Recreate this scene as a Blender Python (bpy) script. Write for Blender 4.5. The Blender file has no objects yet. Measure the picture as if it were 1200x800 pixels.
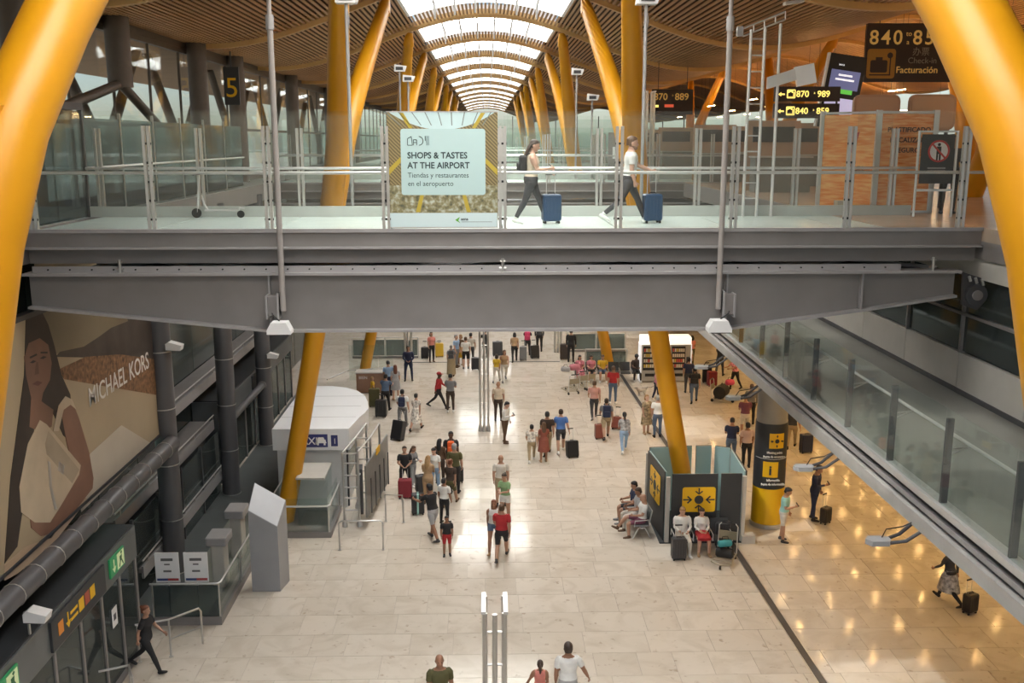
import bpy, bmesh, math, random
import numpy as np
from mathutils import Vector, Matrix, Euler

random.seed(7)
SC = bpy.context.scene
COL = SC.collection
R = math.radians

# ------------------------------------------------------------------ camera
F_PX, PITCH, YAW, CAM_Z = 1150.0, R(11.55), R(1.464), 12.0
cam_d = bpy.data.cameras.new('camera')
cam_d.sensor_width = 36.0
cam_d.lens = F_PX / 1200.0 * 36.0
cam_d.clip_start = 0.05
cam_d.clip_end = 1500
cam = bpy.data.objects.new('camera', cam_d)
COL.objects.link(cam)
cam.location = (0, 0, CAM_Z)
cam.rotation_euler = (math.pi / 2 - PITCH, 0, -YAW)
SC.camera = cam

# ------------------------------------------------------------------ sky
world = bpy.data.worlds.new('sky_world')
SC.world = world
world.use_nodes = True
wn = world.node_tree
wn.nodes.clear()
w_out = wn.nodes.new('ShaderNodeOutputWorld')
w_bg = wn.nodes.new('ShaderNodeBackground')
w_sky = wn.nodes.new('ShaderNodeTexSky')
w_sky.sky_type = 'NISHITA'
w_sky.sun_disc = False
w_sky.sun_elevation = R(52)
w_sky.sun_rotation = R(200)
w_sky.altitude = 600
w_sky.dust_density = 2.0
w_bg.inputs[1].default_value = 0.115
wn.links.new(w_sky.outputs[0], w_bg.inputs[0])
wn.links.new(w_bg.outputs[0], w_out.inputs[0])

# ------------------------------------------------------------------ sun
sun_d = bpy.data.lights.new('sun', 'SUN')
sun_d.energy = 3.0
sun_d.angle = R(0.6)
sun_d.color = (1.0, 0.95, 0.86)
sun = bpy.data.objects.new('sun', sun_d)
COL.objects.link(sun)
sun.location = (-20, 10, 60)
sun.rotation_euler = Vector((0.62, 0.42, -1.0)).to_track_quat('-Z', 'Y').to_euler()

SKYLIGHT_GLOW = 10.0
vs = SC.view_settings
vs.view_transform = 'Standard'
vs.look = 'None'
vs.exposure = 0.3
vs.gamma = 1.0
vs.use_curve_mapping = False

SC.cycles.max_bounces = 7
SC.cycles.diffuse_bounces = 4
SC.cycles.glossy_bounces = 3
SC.cycles.transparent_max_bounces = 24
SC.cycles.caustics_reflective = False
SC.cycles.caustics_refractive = False

# ------------------------------------------------------------------ placing helpers (image frame 1200 x 800)
_fw = Vector((math.sin(YAW) * math.cos(PITCH), math.cos(YAW) * math.cos(PITCH), -math.sin(PITCH)))
_rt = Vector((math.cos(YAW), -math.sin(YAW), 0))
_up = _rt.cross(_fw)
_c = Vector((0, 0, CAM_Z))
def ray(px, py): return _fw + _rt * ((px - 600) / F_PX) - _up * ((py - 400) / F_PX)
def at_z(px, py, z=0.0):
    d = ray(px, py); return _c + d * ((z - CAM_Z) / d.z)
def at_y(px, py, y):
    d = ray(px, py); return _c + d * (y / d.y)
def at_x(px, py, x):
    d = ray(px, py); return _c + d * (x / d.x)

# ------------------------------------------------------------------ materials
MATS = {}
def mat(name, col, rough=0.5, metal=0.0, var=0.0, scale=4.0, bump=0.0, bscale=40.0, emit=0.0, ecol=None, spec=None, coat=0.0, objvar=0.0):
    if name in MATS: return MATS[name]
    m = bpy.data.materials.new(name); m.use_nodes = True
    nt = m.node_tree; b = nt.nodes['Principled BSDF']
    c = tuple(col) + (1,)
    b.inputs['Base Color'].default_value = c
    b.inputs['Roughness'].default_value = rough
    b.inputs['Metallic'].default_value = metal
    if spec is not None: b.inputs['Specular IOR Level'].default_value = spec
    if coat: b.inputs['Coat Weight'].default_value = coat
    tc = nt.nodes.new('ShaderNodeTexCoord')
    if var or objvar:
        n = nt.nodes.new('ShaderNodeTexNoise'); n.inputs['Scale'].default_value = scale; n.inputs['Detail'].default_value = 5
        nt.links.new(tc.outputs['Object'], n.inputs['Vector'])
        hs = nt.nodes.new('ShaderNodeHueSaturation'); hs.inputs['Color'].default_value = c
        mp = nt.nodes.new('ShaderNodeMapRange'); mp.inputs[1].default_value = 0.25; mp.inputs[2].default_value = 0.75
        mp.inputs[3].default_value = 1 - var; mp.inputs[4].default_value = 1 + var
        nt.links.new(n.outputs[0], mp.inputs[0])
        if objvar:
            oi = nt.nodes.new('ShaderNodeObjectInfo'); m2 = nt.nodes.new('ShaderNodeMapRange')
            m2.inputs[3].default_value = 1 - objvar; m2.inputs[4].default_value = 1 + objvar
            nt.links.new(oi.outputs['Random'], m2.inputs[0])
            mm = nt.nodes.new('ShaderNodeMath'); mm.operation = 'MULTIPLY'
            nt.links.new(mp.outputs[0], mm.inputs[0]); nt.links.new(m2.outputs[0], mm.inputs[1]); nt.links.new(mm.outputs[0], hs.inputs['Value'])
        else:
            nt.links.new(mp.outputs[0], hs.inputs['Value'])
        nt.links.new(hs.outputs[0], b.inputs['Base Color'])
    if bump:
        n2 = nt.nodes.new('ShaderNodeTexNoise'); n2.inputs['Scale'].default_value = bscale; n2.inputs['Detail'].default_value = 4
        nt.links.new(tc.outputs['Object'], n2.inputs['Vector'])
        bp = nt.nodes.new('ShaderNodeBump'); bp.inputs['Strength'].default_value = bump; bp.inputs['Distance'].default_value = 0.02
        nt.links.new(n2.outputs[0], bp.inputs['Height']); nt.links.new(bp.outputs[0], b.inputs['Normal'])
    if emit:
        b.inputs['Emission Color'].default_value = tuple(ecol or col) + (1,)
        b.inputs['Emission Strength'].default_value = emit
    MATS[name] = m
    return m

def glass(name, tint, alpha_t=0.85, rough=0.05, refl=0.06):
    """thin architectural glass: tinted transparency with a Fresnel reflection"""
    if name in MATS: return MATS[name]
    m = bpy.data.materials.new(name); m.use_nodes = True
    nt = m.node_tree; nt.nodes.clear()
    o = nt.nodes.new('ShaderNodeOutputMaterial')
    tr = nt.nodes.new('ShaderNodeBsdfTransparent'); tr.inputs[0].default_value = tuple(tint) + (1,)
    gl = nt.nodes.new('ShaderNodeBsdfGlossy'); gl.inputs['Roughness'].default_value = rough; gl.inputs[0].default_value = (0.9, 0.95, 0.95, 1)
    df = nt.nodes.new('ShaderNodeBsdfDiffuse'); df.inputs[0].default_value = tuple(min(1, t * 0.8) for t in tint) + (1,)
    m0 = nt.nodes.new('ShaderNodeMixShader'); m0.inputs[0].default_value = alpha_t
    nt.links.new(df.outputs[0], m0.inputs[1]); nt.links.new(tr.outputs[0], m0.inputs[2])
    lw = nt.nodes.new('ShaderNodeLayerWeight'); lw.inputs[0].default_value = 0.5
    pw = nt.nodes.new('ShaderNodeMath'); pw.operation = 'POWER'; pw.inputs[1].default_value = 4.0; nt.links.new(lw.outputs['Facing'], pw.inputs[0])
    fr = nt.nodes.new('ShaderNodeMath'); fr.operation = 'MULTIPLY'; fr.inputs[1].default_value = 0.55; nt.links.new(pw.outputs[0], fr.inputs[0])
    ad = nt.nodes.new('ShaderNodeMath'); ad.operation = 'ADD'; ad.inputs[1].default_value = refl; ad.use_clamp = True
    nt.links.new(fr.outputs[0], ad.inputs[0])
    mx = nt.nodes.new('ShaderNodeMixShader')
    nt.links.new(ad.outputs[0], mx.inputs[0]); nt.links.new(m0.outputs[0], mx.inputs[1]); nt.links.new(gl.outputs[0], mx.inputs[2])
    nt.links.new(mx.outputs[0], o.inputs[0])
    MATS[name] = m
    return m

# ------------------------------------------------------------------ mesh builder
class MB:
    def __init__(s): s.v = []; s.f = []; s.mi = []; s.cur = 0
    def _add(s, vs_, fs):
        o = len(s.v); s.v.extend([tuple(p) for p in vs_])
        for f in fs: s.f.append(tuple(i + o for i in f)); s.mi.append(s.cur)
        return s
    def box(s, c, d, rz=0.0, rot=None):
        hx, hy, hz = d[0] / 2, d[1] / 2, d[2] / 2
        P = [Vector((x, y, z)) for z in (-hz, hz) for y in (-hy, hy) for x in (-hx, hx)]
        if rot is not None: P = [rot @ p for p in P]
        elif rz: m = Matrix.Rotation(rz, 3, 'Z'); P = [m @ p for p in P]
        c = Vector(c)
        return s._add([p + c for p in P], [(0, 2, 3, 1), (4, 5, 7, 6), (0, 1, 5, 4), (2, 6, 7, 3), (0, 4, 6, 2), (1, 3, 7, 5)])
    def bb(s, x0, x1, y0, y1, z0, z1):
        return s.box(((x0 + x1) / 2, (y0 + y1) / 2, (z0 + z1) / 2), (abs(x1 - x0), abs(y1 - y0), abs(z1 - z0)))
    def rbox(s, c, d, r=0.03, axis='z', n=3, rz=0.0):
        """box with rounded vertical (axis) edges and small chamfer"""
        ax = {'z': (0, 1, 2), 'y': (0, 2, 1), 'x': (1, 2, 0)}[axis]
        a, b, h = d[ax[0]] / 2, d[ax[1]] / 2, d[ax[2]] / 2
        r = min(r, a * .95, b * .95)
        prof = []
        for cx, cy, a0 in ((a - r, b - r, 0), (-a + r, b - r, 90), (-a + r, -b + r, 180), (a - r, -b + r, 270)):
            for k in range(n + 1):
                t = R(a0 + 90 * k / n); prof.append((cx + r * math.cos(t), cy + r * math.sin(t), cx, cy))
        m = min(r * .5, h * .5)
        lay = [(-h, m), (-h + m, 0), (h - m, 0), (h, m)]
        rot = Matrix.Rotation(rz, 3, 'Z'); c = Vector(c)
        V = []
        for z, ins in lay:
            for (x, y, cx, cy) in prof:
                l = math.hypot(x - cx, y - cy) or 1
                q = [0, 0, 0]; q[ax[0]] = x - (x - cx) / l * ins; q[ax[1]] = y - (y - cy) / l * ins; q[ax[2]] = z
                V.append(rot @ Vector(q) + c)
        k = len(prof); Fc = []
        for L in range(3):
            for i in range(k): j = (i + 1) % k; Fc.append((L * k + i, L * k + j, (L + 1) * k + j, (L + 1) * k + i))
        Fc.append(tuple(range(k))[::-1]); Fc.append(tuple(range(3 * k, 4 * k)))
        return s._add(V, Fc)
    def cyl(s, p0, p1, r0, r1=None, n=10, caps=True):
        return s.tube([p0, p1], [r0, r0 if r1 is None else r1], n, caps)
    def tube(s, pts, rad, n=8, caps=True, ry=None, up=None):
        pts = [Vector(p) for p in pts]
        if not hasattr(rad, '__len__'): rad = [rad] * len(pts)
        if ry is None: ry = rad
        elif not hasattr(ry, '__len__'): ry = [ry] * len(pts)
        V = []; Fc = []; u = None
        for i, p in enumerate(pts):
            a = pts[max(i - 1, 0)]; b = pts[min(i + 1, len(pts) - 1)]
            t = (b - a).normalized()
            if u is None:
                u = Vector(up) if up is not None else (Vector((1, 0, 0)) if abs(t.x) < 0.9 else Vector((0, 1, 0)))
            u = (u - t * u.dot(t)).normalized(); w = t.cross(u)
            for k in range(n):
                an = 2 * math.pi * k / n
                V.append(p + u * (rad[i] * math.cos(an)) + w * (ry[i] * math.sin(an)))
        for i in range(len(pts) - 1):
            for k in range(n):
                j = (k + 1) % n; Fc.append((i * n + k, i * n + j, (i + 1) * n + j, (i + 1) * n + k))
        if caps: Fc.append(tuple(range(n))[::-1]); Fc.append(tuple(range((len(pts) - 1) * n, len(pts) * n)))
        return s._add(V, Fc)
    def rings(s, rings, n=12, cap=True):
        """stack of ellipses: (cx,cy,cz,rx,ry)"""
        V = []; Fc = []
        for (cx, cy, cz, rx, ry) in rings:
            for k in range(n):
                a = 2 * math.pi * k / n; V.append((cx + rx * math.cos(a), cy + ry * math.sin(a), cz))
        for i in range(len(rings) - 1):
            for k in range(n):
                j = (k + 1) % n; Fc.append((i * n + k, i * n + j, (i + 1) * n + j, (i + 1) * n + k))
        if cap: Fc.append(tuple(range(n))[::-1]); Fc.append(tuple(range((len(rings) - 1) * n, len(rings) * n)))
        return s._add(V, Fc)
    def ell(s, c, r, n=10, m=6):
        cx, cy, cz = c
        rg = []
        for i in range(m + 1):
            a = -math.pi / 2 + math.pi * i / m; k = max(math.cos(a), 0.02)
            rg.append((cx, cy, cz + r[2] * math.sin(a), r[0] * k, r[1] * k))
        return s.rings(rg, n)
    def prism(s, poly, axis, a0, a1):
        """polygon (u,v) extruded along axis: x -> (y,z), y -> (x,z), z -> (x,y)"""
        n = len(poly); V = []
        for a in (a0, a1):
            for (u, v) in poly:
                V.append({'x': (a, u, v), 'y': (u, a, v), 'z': (u, v, a)}[axis])
        Fc = [tuple(range(n))[::-1], tuple(range(n, 2 * n))]
        for i in range(n): j = (i + 1) % n; Fc.append((i, j, n + j, n + i))
        return s._add(V, Fc)
    def quad(s, a, b, c, d): return s._add([a, b, c, d], [(0, 1, 2, 3)])
    def mesh(s, name, mats, smooth=False):
        me = bpy.data.meshes.new(name); me.from_pydata(s.v, [], s.f)
        if not isinstance(mats, (list, tuple)): mats = [mats]
        for m in mats: me.materials.append(m)
        if len(mats) > 1: me.polygons.foreach_set('material_index', s.mi)
        bm = bmesh.new(); bm.from_mesh(me); bmesh.ops.recalc_face_normals(bm, faces=bm.faces); bm.to_mesh(me); bm.free()
        if smooth:
            me.shade_smooth() if smooth is True else me.set_sharp_from_angle(angle=R(smooth))
            if smooth is not True:
                me.shade_smooth(); me.set_sharp_from_angle(angle=R(smooth))
        me.update()
        return me
    def build(s, name, mats, parent=None, loc=None, rz=0.0, smooth=False):
        return link(name, s.mesh(name, mats, smooth), parent, loc, rz)

def link(name, me, parent=None, loc=None, rz=0.0):
    o = bpy.data.objects.new(name, me); COL.objects.link(o)
    if parent is not None: o.parent = parent
    if loc is not None: o.location = loc
    if rz: o.rotation_euler = (0, 0, rz)
    return o
def tag(o, label, cat=None, group=None, kind=None):
    if label: o['label'] = label
    if cat: o['category'] = cat
    if group: o['group'] = group
    if kind: o['kind'] = kind
    return o
def thing(name, label, cat, loc=(0, 0, 0), rz=0.0, group=None, kind=None):
    o = link(name, None, None, loc, rz); o.empty_display_size = 0.2
    return tag(o, label, cat, group, kind)
def copy_tree(o, parent=None):
    c = o.copy(); COL.objects.link(c); c.parent = parent
    for ch in list(o.children): copy_tree(ch, c)
    return c

_txt = {}
def text(body, size, material, parent, loc, rot=(math.pi / 2, 0, 0), align='LEFT', extrude=0.002, name='lettering', bold=0.0, sx=1.0, space=1.0):
    key = (body, size, align, extrude, material.name, bold, sx, space)
    if key not in _txt:
        cu = bpy.data.curves.new('lettering', 'FONT'); cu.body = body; cu.size = size; cu.align_x = align; cu.extrude = extrude; cu.resolution_u = 3
        cu.offset = bold; cu.space_character = space
        t = bpy.data.objects.new('lettering_tmp', cu); COL.objects.link(t)
        dg = bpy.context.evaluated_depsgraph_get(); dg.update()
        me = bpy.data.meshes.new_from_object(t.evaluated_get(dg)); me.name = 'lettering'
        bpy.data.objects.remove(t); bpy.data.curves.remove(cu)
        if sx != 1.0: me.transform(Matrix.Diagonal((sx, 1, 1, 1)))
        me.materials.clear(); me.materials.append(material); _txt[key] = me
    o = link(name, _txt[key], parent, loc); o.rotation_euler = rot
    return o

# ------------------------------------------------------------------ palette
YEL = mat('yellow_steel', (0.60, 0.275, 0.006), 0.38, 0.0, 0.06, 1.2, 0.03, 18)
STEEL = mat('brushed_steel', (0.55, 0.54, 0.52), 0.34, 0.85, 0.05, 6)
RAIL = mat('light_rail_steel', (0.66, 0.66, 0.65), 0.36, 0.55, 0.04, 6)
GIRD = mat('grey_girder_paint', (0.245, 0.228, 0.222), 0.5, 0.15, 0.10, 1.3, 0.02, 30)
GIRD_L = mat('pale_flange_paint', (0.36, 0.35, 0.35), 0.45, 0.2, 0.06, 3)
DARK = mat('dark_grey_steel', (0.075, 0.075, 0.08), 0.5, 0.25, 0.12, 2)
CHAR = mat('charcoal_panel', (0.035, 0.038, 0.042), 0.5, 0.0, 0.06, 3)
BLACK = mat('black_plastic', (0.012, 0.012, 0.013), 0.45)
GREYC = mat('grey_round_column_paint', (0.105, 0.105, 0.112), 0.45, 0.15, 0.07, 2)
WHITE = mat('white_paint', (0.80, 0.80, 0.80), 0.4, 0.0, 0.03, 5)
OFFW = mat('offwhite_panel', (0.50, 0.48, 0.44), 0.5, 0.0, 0.06, 2)
CREAM = mat('cream_rib_paint', (0.66, 0.43, 0.18), 0.45, 0.0, 0.05, 3)
GLASS = glass('clear_glass', (0.97, 0.985, 0.978), 0.988, 0.02, 0.012)
GLASSG = glass('green_glass', (0.93, 0.965, 0.95), 0.98, 0.03, 0.012)
GLASSD = glass('dark_glass', (0.40, 0.46, 0.46), 0.9, 0.05, 0.03)
SIGNY = mat('sign_yellow', (0.85, 0.50, 0.01), 0.45)
# ================================================================== STRUCTURE
def proj(p):
    v = Vector(p) - _c; w = v.dot(_fw)
    return 600 + F_PX * v.dot(_rt) / w, 400 - F_PX * v.dot(_up) / w, w

# ---- floor of stone tiles
def tile_material():
    m = bpy.data.materials.new('polished_stone_tile'); m.use_nodes = True
    nt = m.node_tree; b = nt.nodes['Principled BSDF']; N = nt.nodes; L = nt.links
    geo = N.new('ShaderNodeNewGeometry'); oi = N.new('ShaderNodeObjectInfo')
    add = N.new('ShaderNodeMath'); add.operation = 'ADD'
    L.new(geo.outputs['Random Per Island'], add.inputs[0]); L.new(oi.outputs['Random'], add.inputs[1])
    fr = N.new('ShaderNodeMath'); fr.operation = 'FRACT'; L.new(add.outputs[0], fr.inputs[0])
    pos = geo.outputs['Position']
    n1 = N.new('ShaderNodeTexNoise'); n1.inputs['Scale'].default_value = 0.9; n1.inputs['Detail'].default_value = 8; n1.inputs['Distortion'].default_value = 1.5
    n2 = N.new('ShaderNodeTexNoise'); n2.inputs['Scale'].default_value = 5.0; n2.inputs['Detail'].default_value = 6
    cm = N.new('ShaderNodeCombineXYZ'); L.new(fr.outputs[0], cm.inputs[2])
    sc = N.new('ShaderNodeVectorMath'); sc.operation = 'SCALE'; sc.inputs['Scale'].default_value = 37.0; L.new(cm.outputs[0], sc.inputs[0])
    ad = N.new('ShaderNodeVectorMath'); ad.operation = 'ADD'; L.new(pos, ad.inputs[0]); L.new(sc.outputs[0], ad.inputs[1])
    L.new(ad.outputs[0], n1.inputs['Vector']); L.new(ad.outputs[0], n2.inputs['Vector'])
    r1 = N.new('ShaderNodeValToRGB')
    r1.color_ramp.elements[0].position = 0.0; r1.color_ramp.elements[0].color = (0.60, 0.545, 0.465, 1)
    r1.color_ramp.elements[1].position = 1.0; r1.color_ramp.elements[1].color = (0.67, 0.615, 0.535, 1)
    L.new(fr.outputs[0], r1.inputs[0])
    r2 = N.new('ShaderNodeValToRGB')
    r2.color_ramp.elements[0].position = 0.30; r2.color_ramp.elements[0].color = (0.86, 0.84, 0.81, 1)
    r2.color_ramp.elements[1].position = 0.55; r2.color_ramp.elements[1].color = (1, 1, 1, 1)
    L.new(n1.outputs[0], r2.inputs[0])
    r3 = N.new('ShaderNodeValToRGB')
    r3.color_ramp.elements[0].position = 0.27; r3.color_ramp.elements[0].color = (0.62, 0.56, 0.5, 1)
    r3.color_ramp.elements[1].position = 0.37; r3.color_ramp.elements[1].color = (1, 1, 1, 1)
    L.new(n2.outputs[0], r3.inputs[0])
    mx = N.new('ShaderNodeMixRGB'); mx.blend_type = 'MULTIPLY'; mx.inputs[0].default_value = 1
    L.new(r1.outputs[0], mx.inputs[1]); L.new(r2.outputs[0], mx.inputs[2])
    m2 = N.new('ShaderNodeMixRGB'); m2.blend_type = 'MULTIPLY'; m2.inputs[0].default_value = 0.8
    L.new(mx.outputs[0], m2.inputs[1]); L.new(r3.outputs[0], m2.inputs[2])
    L.new(m2.outputs[0], b.inputs['Base Color'])
    rr = N.new('ShaderNodeMapRange'); rr.inputs[3].default_value = 0.06; rr.inputs[4].default_value = 0.14; L.new(n1.outputs[0], rr.inputs[0]); L.new(rr.outputs[0], b.inputs['Roughness']); b.inputs['Specular IOR Level'].default_value = 0.15
    return m
TILE = tile_material()
GROUT = mat('grey_grout', (0.46, 0.41, 0.345), 0.8, var=0.1)

floor = thing('floor', 'polished beige stone tile floor of the arrivals hall', None, kind='structure')
MB().bb(-12.5, 30, 6, 80, -0.3, -0.012).build('grout_bed', GROUT, floor)
rng = random.Random(3)
tiles = []
y = 12.1
while y < 78:
    x = -12 - rng.random()
    while x < 28:
        w = rng.choice((0.85, 1.04, 1.04, 1.3, 1.56))
        tiles.append((x, y, w)); x += w
    y += 1.04
def tile_score(t):
    px, py, w = proj((t[0] + t[2] / 2, t[1] + .52, 0))
    vis = 150 < px < 1200 and 380 < py < 800 and t[0] > -8.2 and (px < 560 or py > 1.18 * (px - 810) * 0.72 + 400)
    return (0 if vis else 1, w)
tiles.sort(key=tile_score)
tm = {}
for (x, y, w) in tiles[:300]:
    if w not in tm:
        g = 0.005; d = 1.04
        m_ = MB()
        m_._add([(g, g, -.012), (w - g, g, -.012), (w - g, d - g, -.012), (g, d - g, -.012), (g, g, -.001), (w - g, g, -.001), (w - g, d - g, -.001), (g, d - g, -.001), (g + .004, g + .004, 0), (w - g - .004, g + .004, 0), (w - g - .004, d - g - .004, 0), (g + .004, d - g - .004, 0)],
                [(0, 1, 5, 4), (1, 2, 6, 5), (2, 3, 7, 6), (3, 0, 4, 7), (4, 5, 9, 8), (5, 6, 10, 9), (6, 7, 11, 10), (7, 4, 8, 11), (8, 9, 10, 11)])
        tm[w] = m_.mesh('floor_tile', TILE)
    link('tile', tm[w], floor, (x, y, 0))
far = MB()
for (x, y, w) in tiles[300:]:
    g = 0.005; far.bb(x + g, x + w - g, y + g, y + 1.04 - g, -.012, 0)
o = far.build('tile_field', TILE, floor); o['kind'] = 'stuff'
# metal drain channel crossing the floor
dr = thing('trim_1', 'dark metal channel running along the stone floor on the right', None, kind='structure')
p0, p1 = Vector((7.62, 16, 0)), Vector((6.95, 52, 0))
dv = (p1 - p0).normalized(); an = math.atan2(dv.y, dv.x)
for off, wd, mt, nm in ((0, .17, DARK, 'channel_plate'), (-.1, .025, STEEL, 'edge_strip'), (.1, .025, STEEL, 'edge_strip')):
    q = (p0 + p1) / 2 + Vector((-dv.y, dv.x, 0)) * off
    MB().box((q.x, q.y, .003), ((p1 - p0).length, wd, .006), rz=an).build(nm, mt, dr)

# ---- undulating bamboo roof
def zr(x): return 16.35 + 1.15 * math.cos(2 * math.pi * x / 19.0)
RIBS = [3.35 + 10.5 * k for k in range(-1, 17)]
BAMBOO = mat('bamboo_slat', (0.47, 0.26, 0.11), 0.5, 0, 0.14, 0.7)
BACK = mat('slat_gap_shadow', (0.06, 0.032, 0.016), 0.9)  # backing above the slats, coloured dark to stand in for the gap shadow
SKYL = mat('skylight_diffuser', (0.9, 0.92, 0.93), 0.5, emit=SKYLIGHT_GLOW, ecol=(1.0, 0.97, 0.92))
ceil = thing('ceiling', 'undulating bamboo slat ceiling with cream ribs and bright skylights', None, kind='structure')
XL, XR = -10.35, 40.0
SKX = (0.0,)
bk = MB(); xs = [XL + (XR - XL) * i / 120 for i in range(121)]
for a, b_ in zip(xs[:-1], xs[1:]):
    mid = (a + b_) / 2
    if any(abs(mid - s) < 3.1 for s in SKX): continue
    bk.quad((a, RIBS[0], zr(a) + .22), (b_, RIBS[0], zr(b_) + .22), (b_, RIBS[-1], zr(b_) + .22), (a, RIBS[-1], zr(a) + .22))
bk.build('roof_deck', BACK, ceil)
for i, yr in enumerate(RIBS):
    m_ = MB(); V = []; Fc = []
    XS = [XL + (XR - XL) * k / 90 for k in range(91)]
    for x in XS:
        z = zr(x); V += [(x, yr - .11, z - .16), (x, yr + .11, z - .16), (x, yr + .11, z + .2), (x, yr - .11, z + .2)]
    for k in range(90):
        for j in range(4): Fc.append((4 * k + j, 4 * k + (j + 1) % 4, 4 * k + 4 + (j + 1) % 4, 4 * k + 4 + j))
    Fc += [(0, 1, 2, 3), (360, 363, 362, 361)]
    m_._add(V, Fc); m_.build('rib', CREAM, ceil, smooth=30)
SK0, SK1 = 0.25, 6.6
def slat(mb, x, ya, yb):
    sl = -1.15 * 2 * math.pi / 19 * math.sin(2 * math.pi * x / 19); n = 1 / math.hypot(1, sl); dx, dz = n, sl * n
    z = zr(x); w = .044; t = .03
    q = [(x - dx * w - dz * t * 0, z - dz * w), (x + dx * w, z + dz * w), (x + dx * w - dz * t, z + dz * w + dx * t), (x - dx * w - dz * t, z - dz * w + dx * t)]
    mb._add([(a, ya, b_) for a, b_ in q] + [(a, yb, b_) for a, b_ in q], [(0, 1, 5, 4), (1, 2, 6, 5), (2, 3, 7, 6), (3, 0, 4, 7), (0, 3, 2, 1), (4, 5, 6, 7)])
for i in range(len(RIBS) - 1):
    m_ = MB(); x = XL + .1; ya, yb = RIBS[i] + .13, RIBS[i + 1] - .13
    while x < XR:
        s0 = ya
        for s in SKX:
            if abs(x - s) < 3.05: s0 = RIBS[i] + SK1 + .1 + 0.0 * abs(x - s)
        slat(m_, x, s0, yb); x += 0.16
    o = m_.build('slat_bay', BAMBOO, ceil); o['kind'] = 'stuff'
    # skylights over the crests
    for s in SKX:
        yl0, yl1 = RIBS[i] + SK0, RIBS[i] + SK1; zt = 17.85
        sk = MB()
        for sx in (-1, 1):
            sk.bb(s + sx * 3.1 - .06, s + sx * 3.1 + .06, yl0, yl1, zr(s + 3.1) - .05, zt + .05)
        XQ = [s - 3.1 + 6.2 * q / 14 for q in range(15)]; sk.prism([(x_, zr(x_) - .04) for x_ in XQ] + [(s + 3.1, zt + .05), (s - 3.1, zt + .05)], 'y', yl1 - .02, yl1 + .08); sk.prism([(x_, zr(x_) + .1) for x_ in XQ] + [(s + 3.1, zt + .05), (s - 3.1, zt + .05)], 'y', yl0 - .1, yl0)
        sf = sk.build('skylight_frame', WHITE, ceil)
        edges = [-3.05, -2.05, -1.25, -.42, .42, 1.25, 2.05, 3.05]
        for a, b_ in zip(edges[:-1], edges[1:]):
            MB().bb(s + a + .03, s + b_ - .03, yl0 + .02, yl1 - .04, zt, zt + .03).build('pane', SKYL, sf)
        if s == 0 or i < 6:
            for e in edges[1:-1]:
                zb = zr(s + e)
                MB().prism([(yl0, zt), (yl1, zt), (yl1 + .12, zb - .02), (yl1 + .08, zb - .42), (yl1 - .5, zb + .05), (yl0, zb + .15)], 'x', s + e - .035, s + e + .035).build('fin', mat('fin_pale_grey', (.5, .5, .5), .5), sf)

# ---- yellow forked columns
def forked_column(x_sign, yc, label, cx=0.0, short=False):
    root = thing('forked_column', label, 'column', (cx, yc, 10.36 if short else 0), 0, 'yellow forked columns along the hall')
    sx = x_sign; z0 = 10.36 if short else 0.0
    def P(pts): return [(x, y, z - z0) for x, y, z in pts]
    if not short:
        MB().tube([(sx * 6.5, 0, 0), (sx * 5.4, 0, 5.5), (sx * 4.95, 0, 8.0), (sx * 4.7, 0, 9.2)], [.28, .30, .33, .34], 20, ry=[.28, .31, .42, .46]).build('trunk', YEL, root, smooth=40)
    for s in (-1, 1):
        pts = [(sx * 5.05, s * .1, 7.4), (sx * 4.68, s * .26, 9.5), (sx * 4.42, s * .45, 11.1), (sx * 4.25, s * .8, 12.1), (sx * 4.08, s * 1.6, 13.1), (sx * 3.9, s * 2.6, 14.1), (sx * 3.45, s * 5.0, 16.25)]
        if short: pts = pts[2:]; pts[0] = (sx * 4.5, s * .2, 10.3)
        MB().tube(P(pts), [.30, .33, .335, .33, .315, .30, .22][-len(pts):], 20).build('branch', YEL, root, smooth=40)
        MB().tube(P([(sx * 3.45, s * 5.0, 16.2), (sx * 3.40, s * 5.2, 16.5), (sx * 3.35, s * 5.25, zr(3.35) - .17)]), [.25, .19, .12], 12).build('bearing_cap', YEL, root, smooth=40)
    if not short:
        MB()._add([(sx * 5.0 + d, y_, z_) for d in (-.09, .09) for (y_, z_) in ((-.2, 8.0), (.2, 8.0))] + [(sx * 4.25 + d, y_, 12.3) for d in (-.09, .09) for y_ in (-.9, .9)],
              [(0, 1, 3, 2), (4, 6, 7, 5), (0, 4, 5, 1), (2, 3, 7, 6), (0, 2, 6, 4), (1, 5, 7, 3)]).build('web_plate', YEL, root)
        MB().cyl((sx * 6.52, 0, 0), (sx * 6.5, 0, .1), .4, .4, 20).build('base_ring', STEEL, root, smooth=40)
    return root
ORD = ['nearest', 'second', 'third', 'fourth', 'fifth', 'sixth']
for k in range(6):
    w = ORD[k]
    for sx, side in ((-1, 'left'), (1, 'right')):
        yc = 8.6 + 21 * k if k else (8.25 if sx < 0 else 7.08)
        forked_column(sx, yc, f'{w} yellow forked steel column of the {side} row, counted from the front')
for k in range(1, 4):
    forked_column(-1, 8.6 + 21 * k, f'yellow forked column rising over the check-in hall, {ORD[k - 1]} of its row', 19.0, True)

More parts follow.
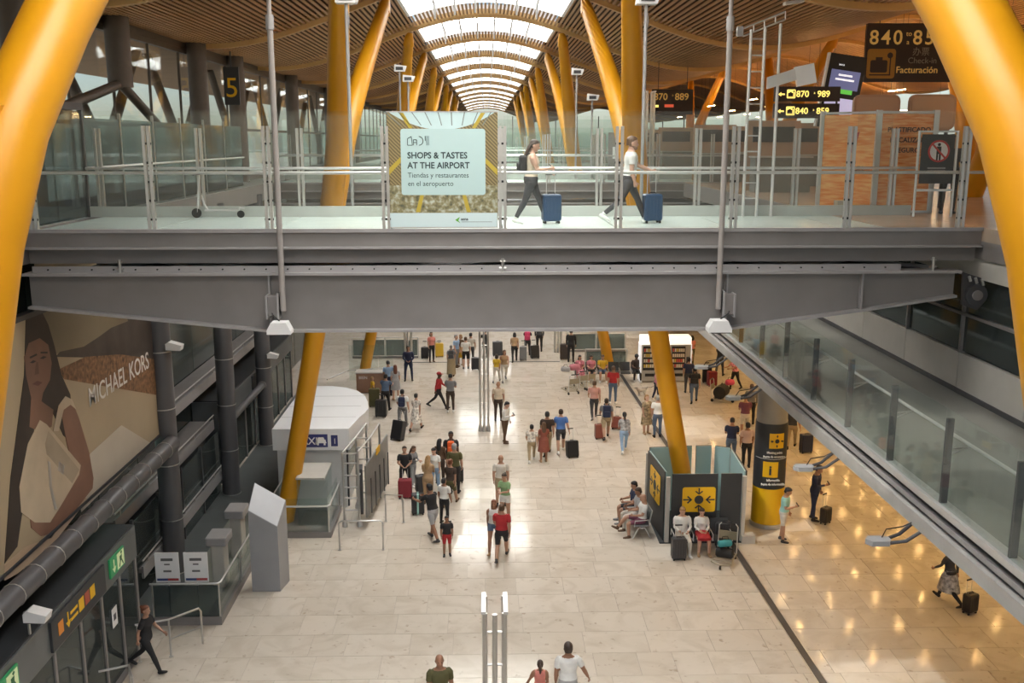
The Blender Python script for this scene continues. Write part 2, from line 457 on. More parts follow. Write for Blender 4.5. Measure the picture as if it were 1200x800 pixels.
# ---- footbridges
DECK = mat('pale_green_glass_deck', (0.60, 0.70, 0.66), 0.25, 0, 0.04, 2)
DECKT = mat('pale_grey_kerb', (0.45, 0.47, 0.44), 0.4, 0.1, 0.05)
POSTX = [-8.5, -6.3, -4.1, -1.9, 0.3, 2.5, 4.7, 6.9, 9.1]
def footbridge(y0, label, w=3.4, full=True, group='footbridges crossing the hall'):
    b = thing('footbridge', label, 'bridge', (0, y0, 0), 0, group)
    xl, xr_ = -8.74, 9.55
    g0 = -2.2
    for i in range(len(POSTX) - 1):
        MB().bb(POSTX[i] + .012, POSTX[i + 1] - .012, .06, w - .08, 10.27, 10.35).build('deck_panel', DECK, b)
    MB().bb(xl, xr_, -.02, .06, 10.3, 10.37).build('deck_edge_strip', GIRD_L, b)
    # upper channel beam: web with lower flange
    MB().bb(xl, xr_, .04, .08, 10.02, 10.3).build('edge_beam_web', GIRD, b)
    MB().bb(xl, xr_, -.05, .16, 9.99, 10.03).build('edge_beam_flange', GIRD_L, b)
    MB().bb(xl, xr_, .22, .26, 9.70, 9.99).build('inner_beam_web', GIRD, b)
    # main girder with tapering ends
    up_z = 9.5
    prof = [(-8.7, up_z), (9.1, up_z), (9.1, 9.05), (7.3, 8.78), (4.62, 8.42), (-4.15, 8.42), (-8.7, 8.9)]
    MB().prism(prof, 'y', .05, .09).build('girder_web', GIRD, b)
    MB().bb(-8.75, 9.15, -.14, .26, up_z, up_z + .05).build('girder_top_flange', GIRD_L, b)
    for (xa, za), (xb, zb) in ((prof[2], prof[3]), (prof[3], prof[4]), (prof[4], prof[5]), (prof[5], prof[6])):
        d = Vector((xb - xa, 0, zb - za)); L_ = d.length
        MB().box(((xa + xb) / 2, .07, (za + zb) / 2), (L_, .4, .045), rot=Matrix.Rotation(-math.atan2(d.z, d.x), 3, 'Y')).build('girder_bottom_flange', GIRD_L, b)
    if full:
        for x in (-4.15, 4.62, 7.25):
            zb = 8.42 if abs(x) < 5 else 8.8
            MB().bb(x - .015, x + .015, -.1, .05, zb, up_z).build('stiffener', GIRD_L, b)
        MB().bb(-8.6, 8.0, -.02, .02, up_z + .05, up_z + .17).build('bolt_angle', GIRD_L, b)
        bolt = MB().cyl((0, -.045, 0), (0, -.02, 0), .016, n=6).mesh('bolt', BLACK)
        for k in range(40): link('bolt', bolt, b, (-8.3 + .41 * k, 0, up_z + .11))
        for x in (8.62, .3, -6.95):
            MB().cyl((x, -.03, up_z + .05), (x, -.03, up_z + .3), .03, n=8).cyl((x - .07, -.03, up_z + .12), (x + .07, -.03, up_z + .12), .025, n=6).cyl((x - .05, -.03, up_z + .25), (x + .05, -.03, up_z + .25), .02, n=6).build('turnbuckle', STEEL, b)
        # cross bracing seen through the gap between beams
        for k in range(7):
            x = -8 + 2.4 * k
            MB().cyl((x, .3, 9.56), (x + 2.4, w - .2, 9.56), .04, n=6).build('brace', GIRD_L, b)
            MB().cyl((x + 2.4, .3, 9.56), (x, w - .2, 9.56), .04, n=6).build('brace', GIRD_L, b)
    # rear girder
    MB().prism(prof, 'y', w - .09, w - .05).build('girder_web', GIRD, b)
    MB().bb(xl, xr_, w - .1, w - .04, 9.99, 10.35).build('edge_beam_web', GIRD, b)
    MB().bb(-8.0, 8.6, .3, w - .2, 9.5, 9.52).build('soffit_panel', DARK, b)
    # kerb on the far side
    MB().bb(xl, xr_, w - .1, w, 10.35, 10.58).build('kerb', DECKT, b)
    # balustrades: near and far
    pm = MB()
    for dx in (-.047, .047): pm.bb(dx - .026, dx + .026, -.03, .06, 10.3, 12.27)
    pm = pm.mesh('post', STEEL)
    sm = MB().bb(-.085, .085, -.012, .012, -.02, .02).mesh('post_bolt', BLACK)
    for side, yy in ((0, 0.02), (1, w - .03)):
        for i, x in enumerate(POSTX):
            p = link('post', pm, b, (x, yy, 0))
            if side == 0 and full:
                for zz in (10.55, 10.9, 11.25, 11.6, 11.95): link('bolt', sm, p, (0, 0, zz))
        for i in range(len(POSTX) - 1):
            if side == 0 and full and i == 3: continue
            MB().bb(POSTX[i] + .08, POSTX[i + 1] - .08, yy - .008, yy + .008, 10.38, 12.54).build('glass_panel', GLASS if full or side == 0 else GLASSG, b)
        MB().cyl((xl, yy + (.12 if side == 0 else -.12), 11.41), (xr_, yy + (.12 if side == 0 else -.12), 11.41), .032, n=10).build('handrail', RAIL, b, smooth=40)
    return b
BR1 = footbridge(18.7, 'grey steel footbridge with glass sides and two travellers walking across')
footbridge(40.0, 'second glass footbridge behind the poster, seen through the near one', full=False)
footbridge(61.0, 'third glass footbridge farther down the hall, behind two others', full=False)
footbridge(82.0, 'farthest small glass footbridge deep in the hall', full=False)

# ---- upper floor on the right (check-in level) and its edge beam
UPF = mat('beige_stone_floor', (0.52, 0.42, 0.33), 0.25, 0, 0.08, 1.5)
fu = thing('floor_upper', 'beige stone floor of the check-in level at right', None, kind='structure')
MB().bb(7.75, 9.55, 18.75, 22.05, 10.352, 10.36).build('landing', UPF, fu)
MB().bb(9.56, 42, 13, 125, 10.1, 10.36).build('slab', UPF, fu)
MB().bb(8.0, 9.555, 22.12, 39.9, 10.1, 10.36).build('slab', UPF, fu)
MB().bb(7.96, 8.0, 22.12, 39.9, 9.8, 10.34).build('edge_beam', GIRD, fu)
MB().bb(8.0, 9.555, 43.5, 125, 10.1, 10.36).build('slab', UPF, fu)
MB().bb(7.96, 8.0, 43.5, 125, 9.8, 10.34).build('edge_beam', GIRD, fu)
MB().bb(9.56, 9.75, 13, 125, 9.75, 10.1).build('edge_beam', GIRD, fu)
MB().bb(9.62, 10.0, 13, 125, 9.35, 9.74).build('edge_fascia', OFFW, fu)
# ---- bridge support bracket with roller at the right end
br = thing('bridge_bearing', 'dark steel bearing bracket under the right end of the bridge', 'bearing', (9.2, 18.75, 0))
MB().prism([(0.06, 9.5), (.5, 9.36), (.52, 8.9), (.4, 8.75), (.1, 8.85)], 'y', -.02, .06).build('cheek_plate', DARK, br)
MB().cyl((.32, -.12, 9.06), (.32, .1, 9.06), .21, n=18).build('roller', DARK, br, smooth=40)
MB().cyl((.32, -.16, 9.06), (.32, -.12, 9.06), .1, n=14).build('roller_pin', GIRD, br, smooth=40)
MB().bb(.3, .53, -.06, .06, 8.98, 9.1).build('tie_bar', DARK, br)
for k in range(3): MB().cyl((.14 + .13 * k, -.09, 9.43 - .03 * k), (.18 + .13 * k, -.09, 9.33 - .04 * k), .03, n=8).build('bolt', STEEL, br)

# ---- middle gallery on the right
gal = thing('gallery_floor', 'concrete edged gallery slab with steel channel along the right side', None, kind='structure')
CONC = mat('pale_concrete', (0.40, 0.39, 0.37), 0.7, 0, 0.10, 2, 0.05, 20)
GALF = mat('gallery_floor_finish', (0.23, 0.235, 0.21), 0.3, 0, 0.1, 1)
MB().bb(6.55, 10.0, 2, 70, 6.72, 6.88).build('walkway', GALF, gal)
MB().bb(6.42, 6.55, 2, 70, 6.30, 6.52).build('lower_edge', CONC, gal)
MB().bb(6.55, 6.6, 2, 70, 6.5, 6.72).build('recess', DARK, gal)
MB().bb(6.46, 6.6, 2, 70, 6.60, 6.68).build('channel_strip', GIRD_L, gal)
MB().bb(6.40, 6.62, 2, 70, 6.82, 6.92).build('upper_edge', RAIL, gal)
MB().bb(6.5, 29, 2, 70, 6.26, 6.30).build('soffit', OFFW, gal)
gb = thing('gallery_balustrade', 'glass balustrade with steel posts along the right gallery', 'balustrade')
pm = MB().bb(-.05, .05, -.025, .025, 6.92, 8.17).mesh('post', DARK)
bm_ = MB().cyl((.05, 0, 0), (.3, 0, 0.03), .012, n=6).cyl((.05, 0, -.08), (.3, 0, .03), .01, n=6).mesh('rail_bracket', STEEL)
ys = [11.27 + 1.9 * k for k in range(-3, 22)]
for k, y in enumerate(ys):
    link('post', pm, gb, (6.52, y, 0))
    if k < 14: link('rail_bracket', bm_, gb, (6.52, y, 7.72))
    if k < len(ys) - 1: MB().bb(6.45, 6.465, y + .02, ys[k + 1] - .02, 6.93, 8.32).build('glass_panel', GLASSG, gb)
MB().cyl((6.83, 4, 7.78), (6.83, 55, 7.78), .025, n=8).build('handrail', RAIL, gb)
# gallery back wall: pale low panels, dark windows above
wr = thing('wall_right', 'gallery back wall of pale panels under dark windows', None, kind='structure')
for k in range(22):
    y = 4 + 2.6 * k
    MB().bb(9.75, 9.85, y + .012, y + 2.588, 6.98, 7.72).build('panel', OFFW, wr)
    MB().bb(9.8, 9.83, y + .04, y + 2.56, 7.76, 9.32).build('pane', GLASSD, wr)
    MB().bb(9.74, 9.86, y - .035, y + .035, 7.72, 9.34).build('mullion', GIRD, wr)
MB().bb(9.72, 9.86, 2, 70, 6.88, 6.98).build('baseboard', DARK, wr)
MB().bb(9.74, 9.86, 2, 70, 8.5, 8.56).build('transom', GIRD, wr)
MB().bb(10.6, 10.7, 2, 70, 6.9, 9.4).build('inner_wall', mat('dim_inner_wall', (0.10, 0.10, 0.095), .7), wr)
MB().bb(28.9, 29.1, 6, 80, 0, 6.3).build('far_side', mat('warm_far_wall', (0.45, 0.33, 0.22), .6, var=.1), wr)
# warm downlights set in the gallery soffit
LAMP = mat('warm_downlight', (1, .8, .5), .5, emit=160.0, ecol=(1.0, 0.60, 0.22))
dl_m = MB().cyl((0, 0, 0), (0, 0, .02), .075, n=12).mesh('lamp', LAMP)
dl_r = MB().rings([(0, 0, .012, .15, .15), (0, 0, -.01, .16, .16), (0, 0, -.01, .125, .125), (0, 0, .0, .125, .125)], 14, False).mesh('trim_ring', WHITE)
for i in range(9):
    for j in range(17):
        x, y = 10.05 + 1.9 * i, 20.6 + 2.3 * j
        t = link('downlight', dl_m, gal, (x, y, 6.24)); link('trim_ring', dl_r, t)

# ---- far end of the hall
we = thing('wall_back', 'glazed end wall closing the far end of the hall', None, kind='structure')
MB().bb(-12.5, 29, 79.6, 79.8, 0, 6.2).build('end_panel', mat('dim_end_wall', (0.16, 0.15, 0.14), .6, var=.1), we)
for k in range(14):
    x = -10 + 3.6 * k
    MB().bb(x - .08, x + .08, 168, 168.2, 10.3, 16).build('mullion', GIRD, we)
    MB().bb(x + .1, x + 3.5, 168.05, 168.08, 10.3, 15.5).build('pane', GLASSG, we)

# ---- left side: upper glazed facade
wl = thing('wall_left', 'dark framed glass facade on the upper left with sky behind', None, kind='structure')
XF = -10.2
BRN = mat('brown_grey_steel', (0.12, 0.10, 0.085), 0.5, 0.1, 0.1)
for z, h in ((10.45, .3), (12.45, .10), (14.95, .16)):
    MB().bb(XF - .08, XF + .08, 12, 175, z - h / 2, z + h / 2).build('transom', BRN, wl)
MB().bb(XF - .1, XF + .1, 12, 175, 15.02, 15.6).build('head_beam', BRN, wl)
for k in range(38):
    y = 13 + 3.0 * k
    MB().bb(XF - .035, XF + .035, y - .03, y + .03, 10.5, 15.0).build('mullion', BRN, wl)
    MB().bb(XF - .01, XF + .01, y + .04, y + 2.96, 10.6, 12.4).build('pane', GLASSG, wl)
    MB().bb(XF - .01, XF + .01, y + .04, y + 2.96, 12.5, 14.87).build('pane', GLASS, wl)
for y, zb in ((21.5, 10.4), (27.3, 13.4), (34.6, 10.4), (39.8, 10.4), (51, 10.4), (63, 10.4), (75, 10.4)):
    MB().cyl((-9.75, y, zb), (-9.75, y, 15.25), .32, n=18).build('round_column', BRN, wl, smooth=40)
for ya, yb in ((27.3, 22.5), (27.3, 30.5)):
    MB().tube([(-9.75, ya, 13.5), (-9.9, yb, 12.5)], .13, 10).build('strut', BRN, wl, smooth=40)
fl = thing('floor_landing', 'grey landing floor at the left end of the bridge', None, kind='structure')
MB().bb(-10.4, -8.76, 16, 70, 10.1, 10.35).build('slab', DECKT, fl)
MB().bb(-8.85, -8.75, 16, 70, 9.7, 10.34).build('edge_beam', GIRD, fl)
# landing glass screens behind the left end
ls = thing('glass_screen', 'tall dark glass screens on the landing left of the bridge', 'screen', (0, 0, 10.35))
for k, (x, y) in enumerate([(-8.9, 22.2), (-8.9, 24.6), (-8.9, 27.0), (-8.9, 29.4), (-8.9, 31.8), (-8.9, 34.2)]):
    MB().bb(x - .01, x + .01, y + .03, y + 2.37, .05, 2.15).build('pane', GLASSD, ls)
    MB().bb(x - .03, x + .03, y - .03, y + .03, 0, 2.3).build('post', STEEL, ls)
MB().cyl((-8.84, 22.2, 1.06), (-8.84, 36.6, 1.06), .03, n=8).build('handrail', RAIL, ls)
dd = thing('door_1', 'dark grey sliding door at the left end of the bridge', None, (-8.8, 18.9, 10.35), kind='structure')
MB().bb(-.05, .05, 0, .08, 0, 2.3).bb(-.05, .05, 3.1, 3.18, 0, 2.3).bb(-.05, .05, 0, 3.18, 2.3, 2.45).build('frame', DARK, dd)
for k in range(2): MB().bb(-.02, .02, .1 + 1.5 * k, 1.58 + 1.5 * k, .02, 2.28).build('leaf', GLASSD, dd)
# gate number blade
sg = thing('gate_sign', 'dark hanging blade with a big yellow number 5', 'sign', (-9.35, 37.5, 13.3))
MB().bb(-.28, .28, -.05, .05, 0, 1.35).build('blade', CHAR, sg)
text('5', 1.0, SIGNY, sg, (-.24, -.055, .28))
MB().cyl((0, 0, 1.35), (0, 0, 2.2), .03, n=8).build('hanger', DARK, sg)
# outside: apron, ridge of hills, overhang with raking struts
ex = thing('apron_ground', 'pale airport apron ground outside the left glass', None, kind='structure')
MB().bb(-700, -12, -60, 700, 3.0, 4.0).build('ground', mat('pale_apron', (0.42, 0.38, 0.31), .9, 0, .25, .02), ex)
hb = MB(); rr = random.Random(9)
for k in range(26):
    y = -40 + 26 * k; hb.bb(-330 - rr.random() * 80, -310, y, y + 18 + rr.random() * 10, 4, 9 + rr.random() * 5)
hb.build('distant_buildings', mat('distant_tan', (0.40, 0.29, 0.2), .9, 0, .35, .03), ex)['kind'] = 'stuff'
MB().bb(-24, -10.3, -6, 128, 15.9, 16.2).build('overhang', mat('overhang_soffit', (0.30, 0.2, 0.12), .7, 0, .15, .5), ex)
for k in range(9):
    yc = 20 + 10.5 * k
    for s in (-1, 1): MB().tube([(-15.5, yc, 11.5), (-15.5, yc + s * 4.6, 15.9)], [.24, .2], 10).build('raking_strut', BRN, ex, smooth=40)
    MB().tube([(-15.5, yc, 4), (-15.5, yc, 11.6)], .3, 12).build('outer_column', BRN, ex, smooth=40)
# ================================================================== LEFT SIDE, LOWER
# ---- dim lower facade
DIM = mat('dim_facade_panel', (0.085, 0.09, 0.09), 0.6, 0, 0.15, 1.5)
wf = thing('wall_left_lower', 'dim grey facade of panels and glass on the lower left', None, kind='structure')
MB().bb(-10.65, -10.5, 22.15, 80, 0, 10.09).bb(-10.65, -10.5, 6, 22.1, 3.2, 10.09).build('backing', DIM, wf)
for k in range(22):
    y = 7.2 + 3.0 * k
    MB().bb(-10.48, -10.43, y + .03, y + 2.97, 3.6, 6.2).build('panel', mat('dim_facade_glass', (0.05, 0.065, 0.06), 0.15, 0, .2, .6), wf)
    MB().bb(-10.48, -10.43, y + .03, y + 2.97, 6.3, 9.6).build('panel', mat('dim_facade_glass', (0.05, 0.065, 0.06), 0.15), wf)
    MB().bb(-10.48, -10.43, y + .03, y + 2.97, 0.1 if y > 22 else 3.25, 3.4).build('panel', mat('dim_facade_glass', (0.05, 0.065, 0.06), 0.15), wf)
# ---- walkway beams running along the facade at several heights
GREEN_LIT = mat('green_lit_window', (0.35, 0.55, 0.45), 0.3, emit=0.35, ecol=(0.55, 0.85, 0.7))
for z, x0, ya, yb, lab in ((4.0, -9.6, 26.6, 46, 'upper grey walkway deck with rail behind the round columns at left'), (2.4, -9.6, 24, 33.3, 'middle grey walkway deck with rail behind the round columns at left'), (0.85, -9.2, 24.6, 33.0, 'lowest grey walkway deck with rail beside the glass enclosure')):
    t = thing('walkway_deck', lab, 'walkway', (x0, 0, z), 0, 'walkway decks on the left facade')
    MB().bb(-.8, 0, ya, yb, -.12, 0).build('slab', GIRD, t)
    MB().bb(-.03, .03, ya, yb, -.28, .06).build('edge_plate', GIRD_L, t)
    MB().cyl((0.02, ya, .22), (0.02, yb, .22), .025, n=6).build('rail', RAIL, t)
    k = ya + .4
    while k < yb:
        MB().cyl((0.02, k, .02), (0.02, k, .22), .015, n=5).build('rail_post', STEEL, t); k += 2.2
t = thing('lit_window_band', 'band of greenish lit windows under the billboard pipe', 'window', (-10.38, 0, 3.3))
for k in range(6): MB().bb(-.03, .03, 24.0 + .62 * k, 24.55 + .62 * k, 0, .9).build('pane', GREEN_LIT, t)
for y, lab in ((26.3, 'nearest'), (32.6, 'middle'), (38.2, 'farthest')):
    t = thing('round_column', f'{lab} of three dark grey tubular columns below the bridge at left', 'column', (-8.9, y, 0), 0, 'dark tubular columns on the left')
    MB().cyl((0, 0, 0), (0, 0, 10.0), .30, n=20).build('shaft', GREYC, t, smooth=40)
    for z in (.02, 1.6, 3.2, 4.8, 6.4): MB().rings([(0, 0, z, .305, .305), (0, 0, z, .315, .315), (0, 0, z + .03, .315, .315), (0, 0, z + .03, .305, .305)], 20, False).build('clamp_ring', STEEL, t)
t = thing('cross_tube', 'horizontal dark tube joining two round columns at left', 'beam', (-8.9, 32.9, 2.55))
MB().cyl((0, .02, 0), (0, 4.95, 0), .13, n=14).build('tube', GREYC, t, smooth=40)
for y in (.06, 4.9): MB().cyl((0, y, 0), (0, y + .05, 0), .17, n=14).build('end_flange', GIRD, t)
# ---- grey pipe below the billboard
t = thing('round_pipe', 'long dark pipe with wire ties running under the billboard', 'pipe', (-8.62, 0, 3.92))
MB().cyl((0, 12, 0), (0, 25.9, 0), .22, n=18).build('pipe_body', GREYC, t, smooth=40)
for k in range(16):
    y = 12.5 + .85 * k
    MB().tube([(.225 * math.cos(a), y, .225 * math.sin(a)) for a in [2 * math.pi * i / 14 for i in range(15)]], .012, 5).build('wire_tie', STEEL, t)

# ---- billboard with printed picture (flat print on the plane x = -9)
XB = -8.98
bbd = thing('billboard', 'large fashion billboard with woman, pale handbag and white lettering', 'billboard', (XB, 0, 0))
MB().bb(-.12, 0, 12.4, 26.35, 4.15, 8.6).build('panel', mat('print_sand', (0.40, 0.32, 0.21), .5, 0, .08, .8), bbd)
MB().bb(-.16, .03, 12.3, 12.4, 4.05, 8.7).bb(-.16, .03, 26.35, 26.42, 4.05, 8.7).bb(-.16, .03, 12.4, 26.35, 4.08, 4.15).bb(-.16, .03, 12.4, 26.35, 8.6, 8.7).build('frame', DARK, bbd)
def prints(name, mt, pts, d, smooth_n=0):
    pl = []
    for (px, py) in pts:
        q = at_x(px, py, XB); pl.append((q.y, q.z))
    return MB().prism(pl, 'x', .001, .001 + d).build(name, mt, bbd)
GRAVEL = mat('print_gravel', (0.20, 0.105, 0.05), .6, 0, 0.75, 9.0)
SKINP = mat('print_skin', (0.22, 0.115, 0.075), .5, 0, .2, 1.2)
HAIRP = mat('print_hair', (0.025, 0.017, 0.014), .5, 0, .3, 2)
CLOTHP = mat('print_ivory', (0.52, 0.43, 0.31), .5, 0, .12, 1.5)
prints('print_wall', mat('print_olive_wall', (0.20, 0.165, 0.105), .5, 0, .15, .7), [(40, 300), (192, 300), (192, 402), (130, 415), (72, 415), (40, 410)], .003)
prints('print_rock', mat('print_dark_rock', (0.055, 0.042, 0.035), .5, 0, .35, 1.5), [(118, 300), (192, 300), (192, 424), (150, 420), (65, 418), (70, 412), (98, 406), (115, 395), (130, 384), (150, 376)], .005)
prints('print_gravel', GRAVEL, [(68, 433), (100, 418), (140, 415), (192, 422), (192, 464), (120, 452), (75, 444)], .007)
prints('print_paper', mat('print_paper', (0.50, 0.45, 0.37), .5, 0, .06, 1), [(142, 498), (178, 520), (110, 585), (95, 600), (90, 560), (105, 532)], .006)
prints('print_hair', HAIRP, [(30, 372), (48, 364), (56, 380), (62, 400), (72, 440), (82, 462), (86, 520), (74, 510), (60, 480), (40, 500), (20, 640), (5, 660), (12, 560), (28, 440)], .008)
prints('print_face', SKINP, [(33, 402), (46, 396), (56, 404), (60, 425), (58, 445), (50, 460), (48, 470), (62, 480), (60, 500), (45, 505), (34, 500), (36, 466), (30, 440), (28, 418)], .010)
prints('print_arm', SKINP, [(70, 478), (84, 470), (92, 490), (104, 530), (109, 560), (108, 572), (86, 600), (60, 625), (48, 628), (36, 618), (34, 596), (60, 596), (80, 575), (88, 556), (78, 520)], .011)
prints('print_strap', CLOTHP, [(62, 505), (68, 475), (76, 464), (84, 468), (89, 480), (82, 474), (74, 480), (68, 505)], .012)
prints('print_bag', CLOTHP, [(46, 492), (54, 497), (94, 545), (92, 556), (72, 590), (58, 612), (40, 612), (24, 600), (22, 570), (32, 520)], .013)
prints('print_bag_flap', mat('print_bag_shade', (0.40, 0.33, 0.24), .5, 0, .1, 2), [(56, 505), (92, 550), (84, 566), (54, 532), (52, 520)], .015)
prints('print_bag_clasp', STEEL, [(68, 540), (75, 546), (73, 556), (67, 551)], .017)
prints('print_knee', mat('print_sand_cloth', (0.48, 0.36, 0.25), .5, 0, .1, 1), [(95, 578), (102, 585), (60, 640), (20, 672), (5, 680), (5, 662), (30, 640), (60, 630)], .009)
for (ex_, ey_) in ((38, 424), (50, 419)): prints('print_eye', HAIRP, [(ex_ - 4, ey_ + 1), (ex_, ey_ - 2), (ex_ + 4, ey_ - 1), (ex_, ey_ + 1.5)], .012)
prints('print_brow', HAIRP, [(34, 418), (42, 414), (43, 416), (35, 420)], .012); prints('print_brow', HAIRP, [(47, 412), (55, 412), (55, 414), (47, 414)], .012)
prints('print_lips', mat('print_lip', (.14, .05, .04), .5), [(37, 450), (43, 446), (49, 448), (44, 452)], .012)
prints('print_nose', mat('print_skin_shade', (.15, .075, .05), .5), [(42, 424), (44, 424), (45, 438), (40, 439)], .0115)
prints('print_chain', STEEL, [(55, 540), (58, 541), (60, 570), (66, 596), (63, 597), (57, 571)], .018)
tq0, tq1 = at_x(103, 466, XB), at_x(178, 416, XB)
text('MICHAEL KORS', 0.62, mat('print_white', (.72, .70, .66), .5), bbd, (.012, tq0.y, 6.12), (math.pi / 2, 0, math.pi / 2), sx=(tq1.y - tq0.y) / 4.62, bold=0.004)

# ---- entrance vestibule at lower left
VY1 = 22.05
VEST = mat('vestibule_grey', (0.14, 0.15, 0.155), .45, .2, .08, 1.5)
v = thing('vestibule', 'dark grey glass entrance vestibule with signs at lower left', 'vestibule', (-8.35, 0, 0))
MB().bb(-3.9, 0, 12, VY1, 2.35, 3.12).build('fascia', VEST, v)
MB().bb(-3.8, -.04, 12.05, VY1 - .05, 3.12, 3.16).build('roof', CHAR, v)
MB().bb(-3.9, -.05, VY1 - .14, VY1, 0, 2.35).build('end_wall', VEST, v)
MB().bb(-3.9, .06, 12, VY1 + .05, 0, .06).build('threshold', GIRD, v)
for y in (12.1, 14.2, 15.9, 16.4, 17.55, 18.8, 19.9, 20.95, 21.95):
    MB().bb(-.09, -.01, y - .045, y + .045, .06, 2.35).build('door_post', GIRD, v)
yy = [12.1, 14.2, 15.9, 16.4, 17.55, 18.8, 19.9, 20.95, 21.95]
for a, b_ in zip(yy[:-1], yy[1:]): MB().bb(-.06, -.04, a + .05, b_ - .05, .08, 2.33).build('glass_leaf', GLASSD, v)
MB().bb(-3.7, -3.6, 12.1, VY1 - .2, 0, 2.3).build('inner_wall', CHAR, v)
def arrow(mb, cy, cz, s, d=0):      # small arrow glyph in the y-z plane
    mb.prism([(cy - s * .06, cz - s * .2), (cy + s * .06, cz - s * .2), (cy + s * .06, cz + s * .5), (cy - s * .06, cz + s * .5)], 'x', 0, .01)
    mb.prism([(cy, cz - s * .5), (cy + s * .32, cz - s * .1), (cy - s * .32, cz - s * .1)], 'x', 0, .01)
def exit_sign(yc, lab):
    t = thing('exit_sign', lab, 'sign', (-8.34, yc, 2.55))
    MB().bb(0, .04, -.42, .42, 0, .44).build('box', mat('exit_green', (0.03, 0.28, 0.10), .4, emit=.06, ecol=(0.05, .5, .18)), t)
    g = MB(); W_ = mat('exit_pale', (.60, .68, .40), .5, emit=.15, ecol=(.75, .9, .5))
    g.bb(.04, .045, -.02, .38, .04, .40).build('pale_half', W_, t)
    r_ = MB().prism([(.22, .32), (.27, .36), (.24, .40), (.18, .37)], 'x', .046, .052).prism([(.12, .3), (.24, .31), (.23, .2), (.13, .17)], 'x', .046, .052).prism([(.13, .18), (.17, .2), (.1, .06), (.06, .08)], 'x', .046, .052).prism([(.2, .2), (.24, .2), (.32, .07), (.28, .06)], 'x', .046, .052)
    r_.build('running_figure', mat('exit_dark', (.02, .14, .05), .5), t)
    a = MB(); arrow(a, -.22, .22, .3); a.build('arrow', W_, t, (.042, 0, 0))
exit_sign(20.75, 'green running man exit sign at the far end of the vestibule fascia')
exit_sign(15.6, 'green running man exit sign at the lower left picture corner')
t = thing('direction_sign', 'long dark direction sign with yellow icons over vestibule doors', 'sign', (-8.34, 17.35, 2.44))
MB().bb(0, .05, 0, 2.65, 0, .62).build('panel', CHAR, t)
for k, (y, w_, mt_) in enumerate(((1.25, .24, SIGNY), (1.55, .22, mat('sign_red', (.45, .09, .05), .5)), (1.82, .24, SIGNY), (.28, .22, mat('sign_orange', (.7, .25, .03), .5)))):
    MB().prism([(y, .2), (y + w_, .2), (y + w_, .46), (y, .46)], 'x', .05, .056).build('icon', mt_, t)
a = MB(); arrow(a, .72, .32, .32); a.build('arrow', SIGNY, t, (.05, 0, 0))
for z in (.22, .36): MB().bb(.05, .056, .84, 1.18, z, z + .06).build('text_line', SIGNY, t)
t = thing('paper_notice', 'white paper notice stuck on the vestibule glass door', 'notice', (-8.37, 20.35, 1.35))
MB().bb(0, .006, 0, .3, 0, .45).build('sheet', WHITE, t); MB().bb(.006, .008, .08, .22, .15, .3).build('print', CHAR, t)

# ---- kerbed glass enclosure with rails
e = thing('glass_enclosure', 'kerbed glass enclosure with steel handrail beside the vestibule', 'enclosure', (-6.75, 23.1, 0))
MB().bb(-1.75, .0, -.02, .22, 0, .22).bb(-.22, .0, .22, 8.2, 0, .22).build('kerb', GIRD, e)
MB().bb(-1.72, -.05, .03, .05, .22, 1.05).build('glass_panel', GLASSD, e)
for k in range(4): MB().bb(-.07, -.05, .1 + 2.0 * k, 2.06 + 2.0 * k, .22, 1.05).build('glass_panel', GLASSG, e)
MB().tube([(-1.75, .0, 1.12), (-.06, .0, 1.12), (.0, .08, 1.12), (.0, 8.1, 1.12)], .025, 8).build('handrail', RAIL, e)
for p in ((-1.7, .02), (-.04, .02), (-.02, 2.1), (-.02, 4.1), (-.02, 6.1), (-.02, 8.1)): MB().cyl((p[0], p[1], .2), (p[0], p[1], 1.12), .022, n=6).build('post', STEEL, e)
MB().bb(-1.6, -.5, .35, 7.9, .0, .05).build('inner_floor', mat('grey_green_floor', (.2, .21, .18), .6), e)
for y, lab in ((25.35, 'nearer grey steel box bollard inside the glass enclosure'), (27.3, 'farther grey steel box bollard inside the glass enclosure')):
    t = thing('box_bollard', lab, 'bollard', (-7.35, y, 0.05))
    MB().rbox((0, 0, .62), (.34, .5, 1.24), .04).build('body', OFFW, t); MB().rbox((0, 0, 1.36), (.56, .72, .24), .04).build('head', GIRD_L, t)
for x, lab in ((-8.11, 'left one of two white notice boards with red and blue stripe'), (-7.39, 'right one of two white notice boards with red and blue stripe')):
    t = thing('notice_board', lab, 'notice', (x, 23.35, 1.05), 0, 'white notice boards by the enclosure')
    MB().bb(-.30, .30, -.012, .012, 0, .8).build('board', WHITE, t)
    MB().bb(-.27, .0, -.016, -.012, .05, .11).build('blue_stripe', mat('stripe_blue', (.03, .06, .2), .5), t); MB().bb(.0, .27, -.016, -.012, .05, .11).build('red_stripe', mat('stripe_red', (.4, .04, .04), .5), t)
    for (w0, z0, h0) in ((.15, .58, .07), (.07, .47, .035), (.10, .28, .05)): MB().bb(-w0, w0, -.016, -.012, z0, z0 + h0).build('text_line', mat('grey_print', (.12, .12, .12), .6), t)
    MB().cyl((0, .03, -1.05), (0, .03, .6), .02, n=6).build('stand', STEEL, t)
